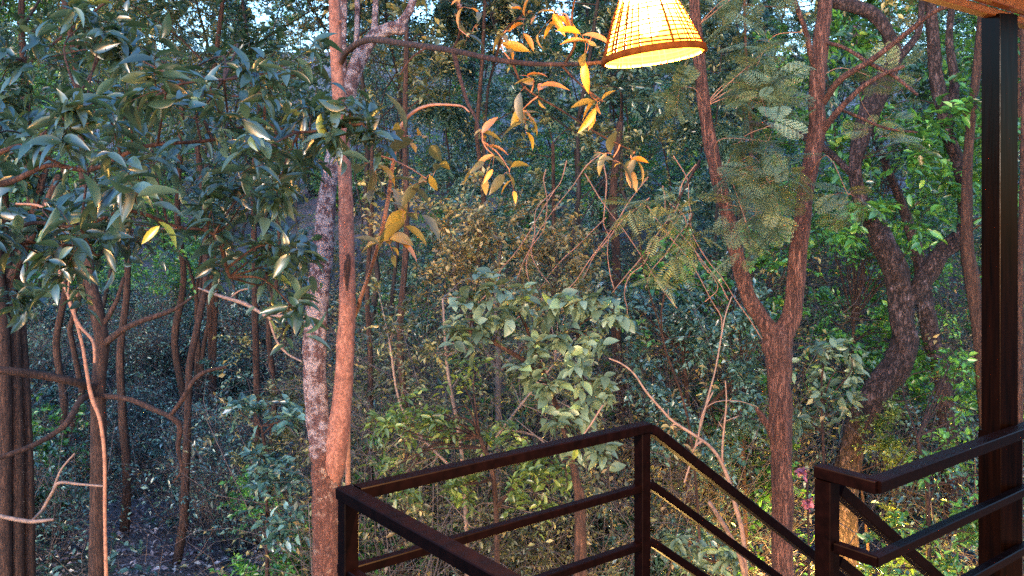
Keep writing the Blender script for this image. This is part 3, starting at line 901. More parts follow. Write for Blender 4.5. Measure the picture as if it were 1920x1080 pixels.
# high crowned trees whose foliage hangs in from above
high = [proto_tree(31, 12.5, .45, 34, 3.2, 'leaf_teal', .13, .5, r0=.06, bark='bark_dark'), proto_tree(32, 13, .55, 26, 2.8, 'leaf_olive', .11, .5, r0=.05, bark='bark_dark')]
for k, (px, z, h, lab) in enumerate([
        (-60, 9.0, 0, "high crowned tree at the left edge with dark glossy foliage overhead"),
        (330, 11.0, 0, "tree with dark foliage closing the sky above the left clearing"),
        (150, 14.0, 1, "olive crowned slender tree rising behind the left clearing"),
        (905, 12.5, 1, "olive crowned slender tree behind the branch of lamplit amber leaves"),
        (1840, 12.5, 0, "high crowned dark tree behind the thick roof post"),
        (1400, 14.0, 1, "olive crowned tree rising behind the red brown forked tree")]):
    x = (px - CX) / F * z
    place('canopy_tree', high[h], (x, z, float(gz(x, z)) - .1), k * 1.3, 1.0, lab, 'tree', 'high crowned trees')

# ------------------------------------------------------------------ forked lichen tree (left of centre)
rng = np.random.default_rng(101)
z = 5.5
root = empty('forked_tree', tuple(on_ground(612, z)), "forked tree with one lichen mottled and one smooth reddish stem, by the railing corner", 'tree')
m = MB()
limb(m, rng, [(618, 1800, z, 40), (616, 1500, z, 30), (613, 1250, z, 26), (612, 1080, z, 25), (611, 1000, z, 25), (611, 930, z, 25.5), (613, 880, z, 29), (614, 848, z, 30), (612, 825, z, 24)], n=7, S=28, rough=.03)
m.build('trunk', M['bark_base'], root)
m = MB()
limb(m, rng, [(616, 905, z, 15), (612, 870, z, 25), (610, 840, z, 29.5), (605, 810, z, 27), (596, 780, z, 23), (591, 720, z, 21.5), (589, 650, z, 21.5), (593, 600, z + .03, 21), (597, 540, z + .05, 20.5), (604, 480, z + .1, 20), (610, 400, z + .15, 18), (619, 330, z + .2, 15), (632, 260, z + .25, 14), (648, 200, z + .3, 14), (660, 150, z + .3, 14), (676, 105, z + .3, 15), (698, 72, z + .3, 13), (730, 54, z + .3, 13), (756, 52, z + .3, 13)], n=7, S=28, rough=.028)
limb(m, rng, [(745, 54, z + .3, 10), (762, 30, z + .3, 8), (775, 0, z + .3, 7), (790, -80, z + .3, 7)], n=5, S=10)
limb(m, rng, [(644, 200, z + .25, 8), (643, 100, z + .3, 7), (644, 0, z + .3, 7), (640, -120, z + .3, 6)], n=6, S=10)
limb(m, rng, [(668, 120, z + .3, 6), (669, 60, z + .3, 5), (670, 0, z + .3, 4.5), (668, -100, z + .3, 4)], n=6, S=8)
limb(m, rng, [(700, 72, z + .3, 8), (703, 40, z + .3, 6), (706, -60, z + .3, 5)], n=6, S=8)
m.build('stem', M['bark_pink'], root)
m = MB()
limb(m, rng, [(613, 930, z + .02, 18), (622, 880, z - .02, 23), (630, 840, z - .04, 22), (637, 790, z - .05, 20), (642, 740, z - .05, 18), (646, 690, z - .05, 17), (648, 640, z - .05, 16.5), (651, 580, z - .05, 15.5), (651, 500, z - .05, 14.5), (649, 400, z - .05, 14), (646, 320, z - .05, 13), (641, 250, z - .05, 12.5), (634, 160, z - .05, 12), (630, 90, z - .05, 11.5), (627, 0, z - .05, 11), (622, -150, z - .05, 10)], n=7, S=24, rough=.02)
# bark scar and knots
for (a, b2, r) in ((652, 712, 5), (651, 752, 5), (640, 42, 4), (612, 350, 4)):
    limb(m, rng, [(a - 2, b2 - 3, z - .05 - r / F * z * 2.2, r), (a, b2, z - .04 - r / F * z * 3.0, r * .5)], n=2, S=8)
m.build('stem', M['bark_red'], root)
m = MB(); limb(m, rng, [(652, 475, z - .10, 2), (652, 490, z - .103, 5), (651, 515, z - .103, 5), (650, 545, z - .10, 1.5)], n=4, S=8, rough=.2); m.build('bark_scar', M['bark_dark'], root)
# long limb reaching to the lamp, its leaves coloured amber for the lamplight
m = MB()
limb(m, rng, [(640, 118, 5.45, 5), (652, 95, 5.2, 6), (690, 75, 4.7, 6), (760, 82, 4.1, 6), (850, 95, 3.5, 5.5), (930, 112, 3.1, 5), (1000, 120, 2.85, 4.5), (1080, 120, 2.6, 4), (1150, 116, 2.45, 3), (1200, 122, 2.35, 2.4)], n=7, S=10, rough=.04)
tw = [[(850, 95, 3.5, 4.5), (862, 145, 3.4, 4), (876, 190, 3.3, 3.5), (893, 225, 3.2, 2.5), (905, 265, 3.1, 2)],
      [(850, 92, 3.5, 3), (862, 60, 3.4, 2.5), (858, 10, 3.3, 2), (850, -40, 3.3, 2)],
      [(1060, 119, 2.65, 3), (1078, 80, 2.6, 2.5), (1072, 30, 2.55, 2), (1085, -30, 2.5, 2)],
      [(1050, 120, 2.7, 2.5), (1090, 160, 2.65, 2), (1130, 190, 2.6, 2)],
      [(960, 116, 3.0, 2.5), (985, 165, 3.0, 2), (1050, 205, 3.0, 2), (1120, 250, 3.0, 1.8), (1190, 285, 3.0, 1.4)],
      [(800, 88, 3.8, 2.5), (770, 110, 3.8, 2), (750, 140, 3.8, 1.5)],
      [(930, 110, 3.1, 2), (945, 60, 3.0, 2), (990, 20, 3.0, 1.5)]]
att = []
for t_ in tw: att.append(limb(m, rng, t_, n=5, S=6, rough=.04)[:, :3])
m.build('limb', M['bark_dark'], root)
att = np.concatenate(att)
mw, ml = MB(), MB()
clumps_foliage(rng, mw, ml, [(862, 15, 3.2, 50), (880, 70, 3.3, 42), (940, 85, 3.0, 45), (985, 35, 3.0, 45), (1050, 25, 2.6, 55), (1105, 75, 2.5, 55), (1120, 190, 2.7, 36), (925, 290, 3.1, 48), (955, 318, 3.1, 40), (905, 250, 3.1, 40), (1000, 150, 2.95, 45), (975, 210, 3.0, 35), (1150, 295, 3.0, 34), (1185, 300, 3.0, 38)],
               3, 3, .08, .33, T_NEAR, droop=.4, up=-.1, attach=att, brad=.0022, vert=.25, jit=.6, bare=.3)
mw.build('twigs', M['twig_red'], root); ml.build('foliage', M['leaf_lamplit_amber'], root)

# slim sapling with drooping leaves in the lamplit amber colour, right of the forked tree
plant('sapling', "slim pinkish sapling with drooping leaves tinted yellow and orange by lamplight leaning right of the forked tree", 'sapling', on_ground(655, 5.9),
      [[(655, py_ground(655, 5.9), 5.9, 5), (652, 900, 5.9, 4.5), (656, 640, 5.9, 4), (668, 585, 5.7, 4), (690, 520, 5.0, 4), (714, 440, 4.2, 4), (728, 370, 4.1, 4), (738, 300, 4, 3.5), (752, 235, 4, 3), (795, 200, 4, 3), (860, 198, 4, 2), (880, 210, 4, 1.5)]],
      [(732, 450, 3.9, 34), (755, 395, 3.9, 34), (700, 300, 3.9, 46), (800, 335, 3.8, 45), (770, 255, 3.9, 40)],
      'leaf_lamplit_amber', 'twig_red', 103, ntw=2, nleaf=3, lsize=.145, lwid=.38, tmpl=T_NEAR, up=-.1, droop=.3, brad=.003, vert=.1, jit=.6, bare=.2)

# overhanging near foliage at the left
rr = np.random.default_rng(9)
cl = scatter_clumps(rr, [(-40, 150, 320, 330, 2.8, 4.4, 12, 110), (-40, 330, 330, 480, 2.8, 4.2, 10, 100), (250, 120, 560, 300, 3.0, 4.6, 11, 100), (-40, 40, 300, 160, 3.4, 4.6, 5, 90), (330, 300, 540, 440, 3.2, 4.2, 5, 80), (360, 420, 560, 600, 3.4, 4.2, 7, 70), (-20, 500, 200, 600, 3.2, 4.2, 2, 60), (-30, 430, 160, 540, 2.9, 3.6, 3, 80)])
cl += [(585, 215, 3.6, 62), (655, 205, 3.5, 55), (620, 255, 3.5, 48), (690, 245, 3.5, 40), (560, 290, 3.6, 50), (120, 215, 2.8, 60)]
plant('overhanging_tree', "dark glossy broad leaved branches reaching in from the left edge in front of the forest", 'tree', np.array([-4.6, 3.2, float(gz(-4.6, 3.2))]),
      [[(-2100, 2600, 3.2, 60), (-1300, 1100, 3.2, 50), (-500, 480, 3.3, 22), (-150, 340, 3.3, 9), (0, 345, 3.3, 6), (90, 310, 3.3, 5), (170, 318, 3.35, 4.5), (270, 275, 3.4, 4), (400, 262, 3.5, 3.2), (480, 230, 3.5, 3), (560, 248, 3.5, 2.5), (680, 232, 3.5, 3)],
       [(-500, 480, 3.3, 14), (-150, 440, 3.3, 7), (-20, 452, 3.3, 5), (60, 418, 3.3, 4), (150, 425, 3.35, 3.6), (240, 395, 3.4, 3.2), (330, 425, 3.5, 3), (400, 440, 3.5, 2.5), (430, 520, 3.6, 3)],
       [(-150, 340, 3.3, 8), (60, 262, 3.3, 4), (140, 212, 3.35, 3.2), (240, 210, 3.4, 2.8), (330, 160, 3.5, 2.4), (420, 150, 3.7, 1.8)]],
      cl, 'leaf_teal', 'bark_dark', 105, ntw=6, nleaf=8, lsize=.098, lwid=.36, tmpl=T_NEAR, droop=.3, up=.1, brad=.0035, spread=1.3, jit=.75, bare=.15)

# ------------------------------------------------------------------ red brown forked tree (right)
rng = np.random.default_rng(201)
z = 7.0
root = empty('forked_tree', tuple(on_ground(1467, z)), "red brown ridged tree splitting into a wide V, right of the stair rail", 'tree')
m = MB()
limb(m, rng, [(1472, 1560, z, 30), (1469, 1300, z, 22), (1467, 1080, z, 20), (1467, 950, z, 19.5), (1465, 850, z, 20), (1463, 760, z, 21), (1461, 710, z, 22), (1460, 670, z, 25), (1458, 642, z, 27), (1474, 615, z, 20), (1486, 585, z, 18), (1491, 540, z, 17), (1496, 480, z, 16.5), (1503, 420, z, 16), (1512, 350, z, 15), (1524, 290, z, 15.5), (1532, 240, z, 16), (1531, 190, z, 15), (1534, 130, z, 15), (1541, 60, z, 14), (1548, 0, z, 13), (1560, -150, z, 11)], n=7, S=26, rough=.035)
limb(m, rng, [(1462, 665, z + .01, 20), (1446, 625, z, 17), (1428, 597, z, 15.5), (1406, 562, z, 14.5), (1392, 520, z, 14), (1378, 465, z, 14), (1364, 400, z, 13.5), (1348, 340, z, 13.5), (1334, 280, z, 13), (1324, 225, z, 12), (1316, 160, z, 11.5), (1308, 80, z, 11), (1302, 0, z, 10), (1296, -150, z, 9)], n=7, S=22, rough=.035)
limb(m, rng, [(1530, 140, z, 6), (1521, 105, z - .1, 5.5), (1511, 60, z - .15, 5), (1490, 0, z - .2, 5), (1470, -80, z - .2, 4)], n=6, S=10)
limb(m, rng, [(1542, 196, z, 6), (1575, 150, z - .2, 6), (1635, 112, z - .4, 5.5), (1700, 62, z - .6, 5), (1755, 20, z - .8, 4.5), (1800, 8, z - .9, 5)], n=6, S=10)
limb(m, rng, [(1540, 250, z, 7), (1568, 212, z - .15, 5.5), (1615, 165, z - .3, 4.5), (1655, 140, z - .4, 4), (1695, 124, z - .5, 3)], n=6, S=10)
limb(m, rng, [(1545, 80, z, 4), (1580, 88, z - .2, 4), (1630, 118, z - .3, 4), (1680, 145, z - .4, 3.5), (1720, 178, z - .5, 3)], n=6, S=8)
limb(m, rng, [(1575, 205, z - .1, 3), (1600, 215, z, 3), (1660, 240, z, 2.5), (1720, 248, z, 2)], n=6, S=8)
# broken stub
limb(m, rng, [(1450, 830, z - .1, 5), (1440, 800, z - .14, 6), (1428, 780, z - .16, 6), (1418, 765, z - .18, 3)], n=4, S=9, rough=.15)
limb(m, rng, [(1444, 806, z - .16, 3), (1452, 775, z - .2, 2.5), (1459, 744, z - .22, 1.6)], n=4, S=6)
m.build('trunk', M['bark_fork'], root)
fz = scatter_clumps(np.random.default_rng(4), [(1330, 30, 1520, 200, 6.2, 7.0, 14, 55), (1340, 180, 1500, 330, 6.0, 6.9, 12, 55), (1400, 300, 1560, 400, 6.2, 7.0, 7, 45), (1180, 120, 1320, 230, 6.6, 7.2, 5, 45), (1560, 100, 1700, 260, 6.6, 7.4, 3, 45), (1330, -60, 1560, 30, 6.5, 7, 6, 60)])
fz = [c for c in fz if not (1290 < c[0] < 1390 and c[1] > 100)]
fz += [(1590, 365, 6.2, 42), (1560, 345, 6.2, 35), (1400, 420, 6.3, 42), (1430, 190, 6.6, 48)]
mw, ml = MB(), MB()
att = np.array([W(1530, 150, 7), W(1320, 200, 7), W(1511, 60, 6.9), W(1640, 110, 6.6), W(1350, 340, 7), W(1515, 330, 7), W(1306, 50, 7), W(1610, 168, 6.7)])
fz = [(a, b_, c, d * 1.35) for k_, (a, b_, c, d) in enumerate(fz) if k_ % 7 not in (1, 3) and not (1450 < a < 1575)]
clumps_foliage(rng, mw, ml, fz, 4, 4, .25, .8, T_FEATHER, droop=.3, up=.0, attach=att, brad=.003, upn=1.1, jit=.3)
mw.build('twigs', M['twig_red'], root); ml.build('foliage', M['leaf_feather'], root)

# sprays of feathery leaves between the lamp and the forked tree
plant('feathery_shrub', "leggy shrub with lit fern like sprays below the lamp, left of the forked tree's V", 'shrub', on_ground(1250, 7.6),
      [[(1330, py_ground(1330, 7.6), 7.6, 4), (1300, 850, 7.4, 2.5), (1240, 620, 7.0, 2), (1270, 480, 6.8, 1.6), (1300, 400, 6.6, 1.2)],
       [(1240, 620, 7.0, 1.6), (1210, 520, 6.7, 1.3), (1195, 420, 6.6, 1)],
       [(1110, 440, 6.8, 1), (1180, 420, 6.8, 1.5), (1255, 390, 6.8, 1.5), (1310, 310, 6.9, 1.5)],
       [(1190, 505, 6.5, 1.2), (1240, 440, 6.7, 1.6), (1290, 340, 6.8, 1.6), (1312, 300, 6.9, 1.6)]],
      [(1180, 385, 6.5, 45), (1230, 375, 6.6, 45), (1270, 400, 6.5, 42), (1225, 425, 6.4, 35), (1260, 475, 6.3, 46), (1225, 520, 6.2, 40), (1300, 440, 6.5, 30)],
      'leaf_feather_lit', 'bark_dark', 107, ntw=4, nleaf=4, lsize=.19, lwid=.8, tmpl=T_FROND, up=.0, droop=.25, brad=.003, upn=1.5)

# ------------------------------------------------------------------ gnarled grey tree (far right)
rng = np.random.default_rng(301)
z = 10.0
root = empty('gnarled_tree', tuple(on_ground(1592, z)), "gnarled grey barked tree with a thick bent trunk behind the bent level railing", 'tree')
m = MB()
limb(m, rng, [(1600, py_ground(1592, z) + 30, z, 38), (1588, 1080, z, 27), (1582, 990, z, 23), (1586, 900, z, 23), (1600, 830, z, 23), (1622, 770, z, 24), (1652, 722, z, 24), (1684, 680, z, 24), (1696, 640, z, 23), (1690, 600, z, 22), (1687, 555, z, 22), (1678, 505, z, 23), (1656, 455, z, 21), (1632, 405, z, 18), (1612, 370, z, 13), (1603, 320, z, 12), (1612, 265, z, 16), (1632, 205, z, 18), (1656, 155, z, 17), (1676, 112, z, 14), (1668, 70, z, 13), (1640, 28, z, 13), (1600, 12, z, 12), (1560, 2, z, 10), (1520, -20, z, 9)], n=7, S=24, rough=.07)
limb(m, rng, [(1692, 570, z, 20), (1714, 548, z, 17), (1738, 518, z, 17), (1762, 478, z, 16), (1790, 452, z, 15), (1808, 425, z, 13), (1806, 370, z, 12), (1798, 310, z, 11), (1775, 240, z, 12), (1758, 160, z, 13), (1750, 80, z, 11), (1745, -40, z, 10)], n=7, S=18, rough=.07)
limb(m, rng, [(1676, 118, z, 8), (1700, 92, z, 7), (1722, 60, z, 6), (1730, 0, z, 6)], n=6, S=10, rough=.05)
limb(m, rng, [(1776, 245, z, 9), (1790, 160, z, 9), (1780, 80, z, 7), (1785, 0, z, 6)], n=6, S=10, rough=.05)
limb(m, rng, [(1600, 330, z, 6), (1560, 290, z, 7), (1520, 262, z, 8), (1470, 240, z, 6), (1400, 230, z, 5)], n=6, S=10, rough=.06)
m.build('trunk', M['bark_grey'], root)
fz = scatter_clumps(np.random.default_rng(14), [(1560, 40, 1830, 300, 10.3, 11.5, 18, 60), (1700, 230, 1860, 420, 9, 10.6, 12, 60), (1560, 380, 1660, 460, 9, 10, 3, 40)])
mw, ml = MB(), MB()
att = np.array([W(1680, 500, 10), W(1610, 300, 10), W(1660, 150, 10), W(1760, 480, 10), W(1800, 380, 10), W(1770, 200, 10), W(1700, 90, 10), W(1640, 28, 10)])
clumps_foliage(rng, mw, ml, fz, 8, 9, .13, .5, T_MID, droop=.3, up=.1, attach=att, brad=.004)
mw.build('twigs', M['bark_dark'], root); ml.build('foliage', M['leaf_green'], root)

plant('climbing_plant', "yellow green fine leaved climber wrapped round the base of the gnarled tree", 'climber', on_ground(1615, 9.6),
      [[(1640, py_ground(1640, 9.5), 9.5, 3), (1620, 950, 9.6, 2.5), (1610, 850, 9.6, 2.5), (1640, 760, 9.6, 2)]],
      scatter_clumps(np.random.default_rng(3), [(1610, 740, 1680, 870, 9.5, 9.7, 10, 26), (1660, 780, 1710, 880, 9.4, 9.8, 5, 28), (1640, 900, 1690, 1000, 9.4, 9.7, 3, 22)]),
      'leaf_lime', 'bark_dark', 109, ntw=9, nleaf=9, lsize=.055, lwid=.5, tmpl=T_FAR, brad=.003)
plant('dark_trunked_tree', "dark bent trunk standing just behind the gnarled tree's fork", 'tree', on_ground(1790, 12),
      [[(1790, py_ground(1790, 12), 12, 22), (1785, 900, 12, 17), (1768, 720, 12, 16), (1748, 640, 12, 17), (1735, 570, 12, 16), (1722, 480, 12, 12), (1690, 380, 12, 9), (1640, 250, 12, 7), (1600, 50, 12, 6)]],
      scatter_clumps(np.random.default_rng(6), [(1560, 100, 1760, 420, 11.5, 13, 12, 55)]), 'leaf_blue', 'bark_grey', 111, ntw=7, nleaf=9, lsize=.13, tmpl=T_FAR)
plant('leaning_tree', "leaning dark trunk right beside the thick roof post", 'tree', on_ground(1880, 9),
      [[(1880, py_ground(1880, 9), 9, 18), (1865, 950, 9, 15), (1850, 780, 9, 14), (1838, 640, 9, 14), (1822, 520, 9, 13), (1812, 440, 9, 12), (1815, 300, 9, 9), (1835, 100, 9, 8), (1850, -100, 9, 7)]],
      scatter_clumps(np.random.default_rng(7), [(1760, 60, 1910, 300, 8.6, 9.6, 6, 50), (1900, 100, 1960, 700, 8.5, 9.5, 6, 60)]), 'leaf_green', 'bark_dark', 113, ntw=6, nleaf=8, lsize=.12, tmpl=T_MID)

# ------------------------------------------------------------------ left thin tree, stems, clump
rng = np.random.default_rng(401)
plant('thin_tree', "thin brown tree with crooked bare side branches in the left clearing", 'tree', on_ground(182, 8),
      [[(183, py_ground(182, 8), 8, 21), (182, 1180, 8, 18), (182, 1080, 8, 16), (184, 950, 8, 15.5), (186, 850, 8, 15), (184, 760, 8, 14), (187, 700, 8, 13), (191, 640, 8, 13.5), (182, 590, 8, 13), (172, 540, 8, 11), (165, 490, 8, 10), (160, 400, 8, 8), (152, 280, 8, 7), (146, 150, 8, 6), (120, 0, 8, 5)],
       [(190, 650, 8, 7), (225, 622, 7.9, 6), (262, 603, 7.8, 5), (300, 590, 7.8, 4.5), (330, 578, 7.8, 3.5), (362, 556, 7.8, 2)],
       [(188, 742, 8, 6), (240, 748, 7.8, 5), (285, 766, 7.7, 5), (320, 782, 7.6, 5), (337, 800, 7.6, 5), (334, 840, 7.6, 4), (340, 880, 7.6, 2.5), (325, 905, 7.6, 1.5)],
       [(318, 780, 7.6, 4), (340, 752, 7.6, 4.5), (362, 715, 7.6, 4.5), (385, 697, 7.6, 4), (424, 688, 7.6, 2.5)],
       [(180, 730, 8, 7), (140, 716, 7.7, 8), (80, 704, 7.5, 8), (20, 696, 7.3, 8), (-60, 690, 7.2, 8)],
       [(180, 735, 8, 6), (150, 752, 7.7, 6), (128, 790, 7.5, 6), (98, 815, 7.4, 5), (50, 840, 7.2, 5), (-20, 865, 7, 5)],
       [(190, 615, 8, 5), (205, 590, 8, 5), (220, 560, 8, 4), (232, 520, 8, 3)]],
      [(140, 120, 8, 70), (60, 60, 8, 80), (200, 40, 8, 70)], 'leaf_teal', 'bark_dark', 402, ntw=9, nleaf=8, lsize=.13)
plant('bare_sapling', "crooked leafless pinkish sapling in front of the thin tree at the left", 'sapling', on_ground(193, 5.6),
      [[(215, py_ground(193, 5.6), 5.6, 4), (205, 1300, 5.6, 4), (197, 1000, 5.6, 3.5), (196, 860, 5.6, 3.5), (188, 790, 5.6, 3.5), (172, 745, 5.6, 4), (163, 700, 5.6, 3.5), (155, 650, 5.6, 3.2), (142, 600, 5.6, 3.2), (128, 555, 5.6, 3), (112, 510, 5.6, 3.5), (104, 460, 5.6, 3.5), (100, 415, 5.6, 4), (85, 380, 5.6, 3)],
       [(178, 680, 5.6, 3), (174, 640, 5.6, 3), (150, 612, 5.6, 3), (138, 580, 5.6, 3), (150, 530, 5.6, 2.5), (158, 480, 5.6, 2)],
       [(142, 600, 5.6, 2), (128, 560, 5.6, 2), (132, 500, 5.6, 1.5)],
       [(100, 400, 5.6, 3), (70, 385, 5.6, 2.5), (30, 382, 5.6, 2)]],
      [], 'leaf_dry', 'twig_red', 403)
plant('multi_stem_tree', "cluster of straight brown stems rising at the left edge", 'tree', on_ground(20, 8.4),
      [[(-20, py_ground(0, 8.4), 8.4, 16), (-12, 1000, 8.4, 14), (-6, 700, 8.4, 12), (8, 560, 8.4, 10), (40, 480, 8.4, 8), (90, 300, 8.4, 6)],
       [(8, py_ground(10, 8.3), 8.3, 16), (8, 1000, 8.3, 14), (8, 750, 8.3, 13), (4, 600, 8.3, 12), (-10, 450, 8.3, 10), (-30, 200, 8.3, 8)],
       [(33, py_ground(33, 8.4), 8.4, 14), (33, 1000, 8.4, 12.5), (31, 800, 8.4, 12), (25, 620, 8.4, 11), (12, 480, 8.4, 10), (0, 250, 8.4, 8)],
       [(56, py_ground(56, 8.5), 8.5, 12), (54, 1000, 8.5, 11), (50, 820, 8.5, 11), (44, 680, 8.5, 10), (36, 560, 8.5, 9), (30, 400, 8.5, 8)],
       [(20, 520, 8.3, 8), (60, 440, 8.2, 7), (110, 330, 8.2, 6)]],
      scatter_clumps(np.random.default_rng(8), [(-30, 80, 120, 400, 8, 9, 12, 60)]), 'leaf_teal', 'bark_dark', 404, ntw=8, nleaf=8, lsize=.13)

# pale dry twigs
def dry(name, label, rows, seed, base, mat='twig', cl=None, leaf='leaf_dry', **kw):
    return plant(name, label, 'dead branch' if 'branch' in name else 'sapling', base, rows, cl or [], leaf, mat, seed, **kw)
dry('dead_branch', "pale dry branching twig reaching the forked lichen tree from the left",
    [[(372, 540, 5.9, 1.5), (415, 556, 5.8, 3.2), (455, 568, 5.7, 3.5), (485, 584, 5.65, 3.5), (505, 594, 5.6, 4), (540, 592, 5.55, 3), (592, 598, 5.5, 3)],
     [(505, 594, 5.6, 3), (512, 622, 5.6, 2.2), (522, 645, 5.6, 2.2), (540, 664, 5.6, 2), (566, 678, 5.5, 1.5)],
     [(430, 560, 5.8, 1.6), (450, 545, 5.8, 1.6), (475, 540, 5.8, 1.2)], [(520, 590, 5.6, 1.5), (545, 575, 5.6, 1.3), (572, 572, 5.6, 1)],
     [(540, 592, 5.6, 1.5), (560, 605, 5.5, 1.4), (600, 640, 5.5, 1)]], 501, W(592, 598, 5.5))
dry('dead_branch', "thin pale twig crossing under the dark glossy leaves left of the forked tree",
    [[(190, 403, 3.9, 2.6), (215, 420, 3.9, 3), (250, 432, 3.9, 2.6), (285, 430, 3.9, 2.4), (335, 428, 3.9, 2)], [(250, 430, 3.9, 1.6), (244, 450, 3.9, 1.4), (240, 470, 3.9, 1)]], 502, W(190, 403, 3.9))
dry('dead_branch', "pale forked dry twig lying low beside the left edge",
    [[(-30, 960, 6.4, 4), (20, 972, 6.4, 4), (60, 978, 6.4, 4), (100, 974, 6.4, 2.5)], [(80, 955, 6.6, 3), (100, 920, 6.6, 3), (112, 905, 6.6, 3), (150, 908, 6.6, 2.4), (200, 912, 6.6, 2)],
     [(98, 922, 6.6, 2), (115, 880, 6.6, 2), (140, 850, 6.6, 1.5)], [(80, 955, 6.6, 2), (60, 976, 6.5, 2)]], 503, W(60, 978, 6.4))
dry('dead_sapling', "tall pale leafless sapling with a long bent stem rising behind the left sloping stair rail",
    [[(1402, py_ground(1402, 5.2), 5.2, 7.48), (1400, 1180, 5.2, 5.44), (1398, 1080, 5.2, 5.10), (1392, 1000, 5.2, 4.42), (1378, 945, 5.2, 4.08), (1368, 905, 5.2, 4.08), (1352, 866, 5.2, 3.40), (1332, 838, 5.2, 3.06), (1305, 818, 5.2, 2.86), (1262, 790, 5.2, 2.58), (1238, 765, 5.2, 2.31), (1212, 735, 5.2, 2.04), (1188, 700, 5.2, 1.77), (1165, 682, 5.2, 1.63), (1142, 672, 5.2, 1.22)],
     [(1398, 1085, 5.2, 4.76), (1384, 1035, 5.15, 4.42), (1365, 998, 5.1, 4.08), (1345, 965, 5.05, 4.08), (1330, 942, 5.0, 3.74)],
     [(1354, 866, 5.2, 2.38), (1355, 830, 5.2, 2.04), (1359, 790, 5.2, 1.77), (1362, 750, 5.2, 1.50), (1360, 714, 5.2, 0.95)],
     [(1309, 822, 5.2, 2.04), (1314, 790, 5.2, 1.77), (1322, 765, 5.2, 1.63), (1337, 735, 5.2, 1.09)],
     [(1322, 765, 5.2, 0.95), (1345, 753, 5.2, 0.95), (1385, 752, 5.3, 0.95), (1422, 764, 5.4, 0.82)],
     [(1357, 806, 5.2, 0.88), (1347, 790, 5.2, 0.68)], [(1359, 790, 5.2, 0.88), (1385, 780, 5.2, 0.68)], [(1253, 785, 5.2, 0.95), (1253, 766, 5.2, 0.68)]],
    504, on_ground(1402, 5.2), cl=[(1258, 800, 5.2, 14), (1298, 850, 5.2, 12)], ntw=4, nleaf=4, lsize=.06, tmpl=T_MID)
dry('dead_branch', "long thin upright dry twig leaning right above the left sloping stair rail",
    [[(1283, 905, 6, 1.8), (1300, 850, 6, 2), (1325, 755, 6, 2), (1342, 690, 6, 1.6), (1358, 600, 6, 1.4), (1372, 556, 6, 1)]], 505, W(1283, 905, 6))

# ------------------------------------------------------------------ shrubs seen singly
rr = np.random.default_rng(41)
plant('broadleaf_shrub', "tall grey green shrub with broad drooping leaves in the centre above the level railing", 'shrub', on_ground(1090, 6.6),
      [[(1090, py_ground(1090, 6.6), 6.6, 15), (1088, 1000, 6.6, 12), (1080, 900, 6.6, 8), (1056, 800, 6.5, 5), (1020, 700, 6.4, 4), (985, 610, 6.4, 3), (960, 560, 6.4, 2)],
       [(1060, 800, 6.5, 6), (1090, 720, 6.4, 5), (1085, 640, 6.4, 4), (1070, 580, 6.4, 3)],
       [(1020, 700, 6.4, 5), (940, 650, 6.3, 4), (880, 620, 6.3, 3)]],
      [(880, 560, 6.3, 44), (925, 535, 6.3, 44), (985, 560, 6.3, 46), (1040, 570, 6.3, 46), (1095, 560, 6.3, 46), (850, 625, 6.3, 44), (900, 615, 6.2, 44), (950, 600, 6.2, 46), (1000, 650, 6.2, 46), (1050, 630, 6.2, 46), (1110, 635, 6.2, 46), (1125, 720, 6.2, 40), (1080, 700, 6.1, 46), (1030, 730, 6.1, 44), (1100, 770, 6.1, 44), (1045, 790, 6.1, 40), (990, 700, 6.2, 36), (1135, 590, 6.4, 36), (1130, 850, 6.1, 34), (1080, 840, 6.1, 36)],
      'leaf_grey', 'bark_dark', 601, ntw=8, nleaf=7, bare=.2, lsize=.105, lwid=.56, tmpl=T_NEAR, droop=.3, up=.2, brad=.004, spread=1.3, jit=.5)
plant('yellow_green_shrub', "yellow green leafy shrub filling the gap between the level railing's bars", 'shrub', on_ground(930, 7.2),
      [[(930, py_ground(930, 7.2), 7.2, 7), (930, 950, 7.2, 5), (900, 820, 7.2, 4)], [(930, 950, 7.2, 4), (1000, 880, 7, 3), (1080, 860, 7, 2)]],
      scatter_clumps(rr, [(690, 680, 900, 820, 6.8, 7.6, 12, 46), (700, 860, 1120, 960, 6.6, 7.2, 18, 40), (900, 800, 1010, 860, 7, 7.4, 4, 40)]),
      'leaf_lime', 'bark_dark', 602, ntw=6, nleaf=8, lsize=.078, lwid=.45, tmpl=T_MID)
plant('seedling_shrub', "small broad leaved shrub with flat blue green leaves left of the forked lichen tree", 'shrub', on_ground(505, 8.6),
      [[(500, py_ground(505, 8.6), 8.6, 4), (500, 900, 8.6, 3), (490, 800, 8.6, 2)]],
      scatter_clumps(rr, [(440, 750, 560, 800, 8.2, 9, 6, 32), (460, 850, 565, 940, 8, 8.8, 10, 34), (500, 960, 570, 1040, 8, 8.5, 5, 30)]),
      'leaf_blue', 'bark_dark', 603, ntw=6, nleaf=7, lsize=.10, lwid=.5, tmpl=T_MID, up=.6)
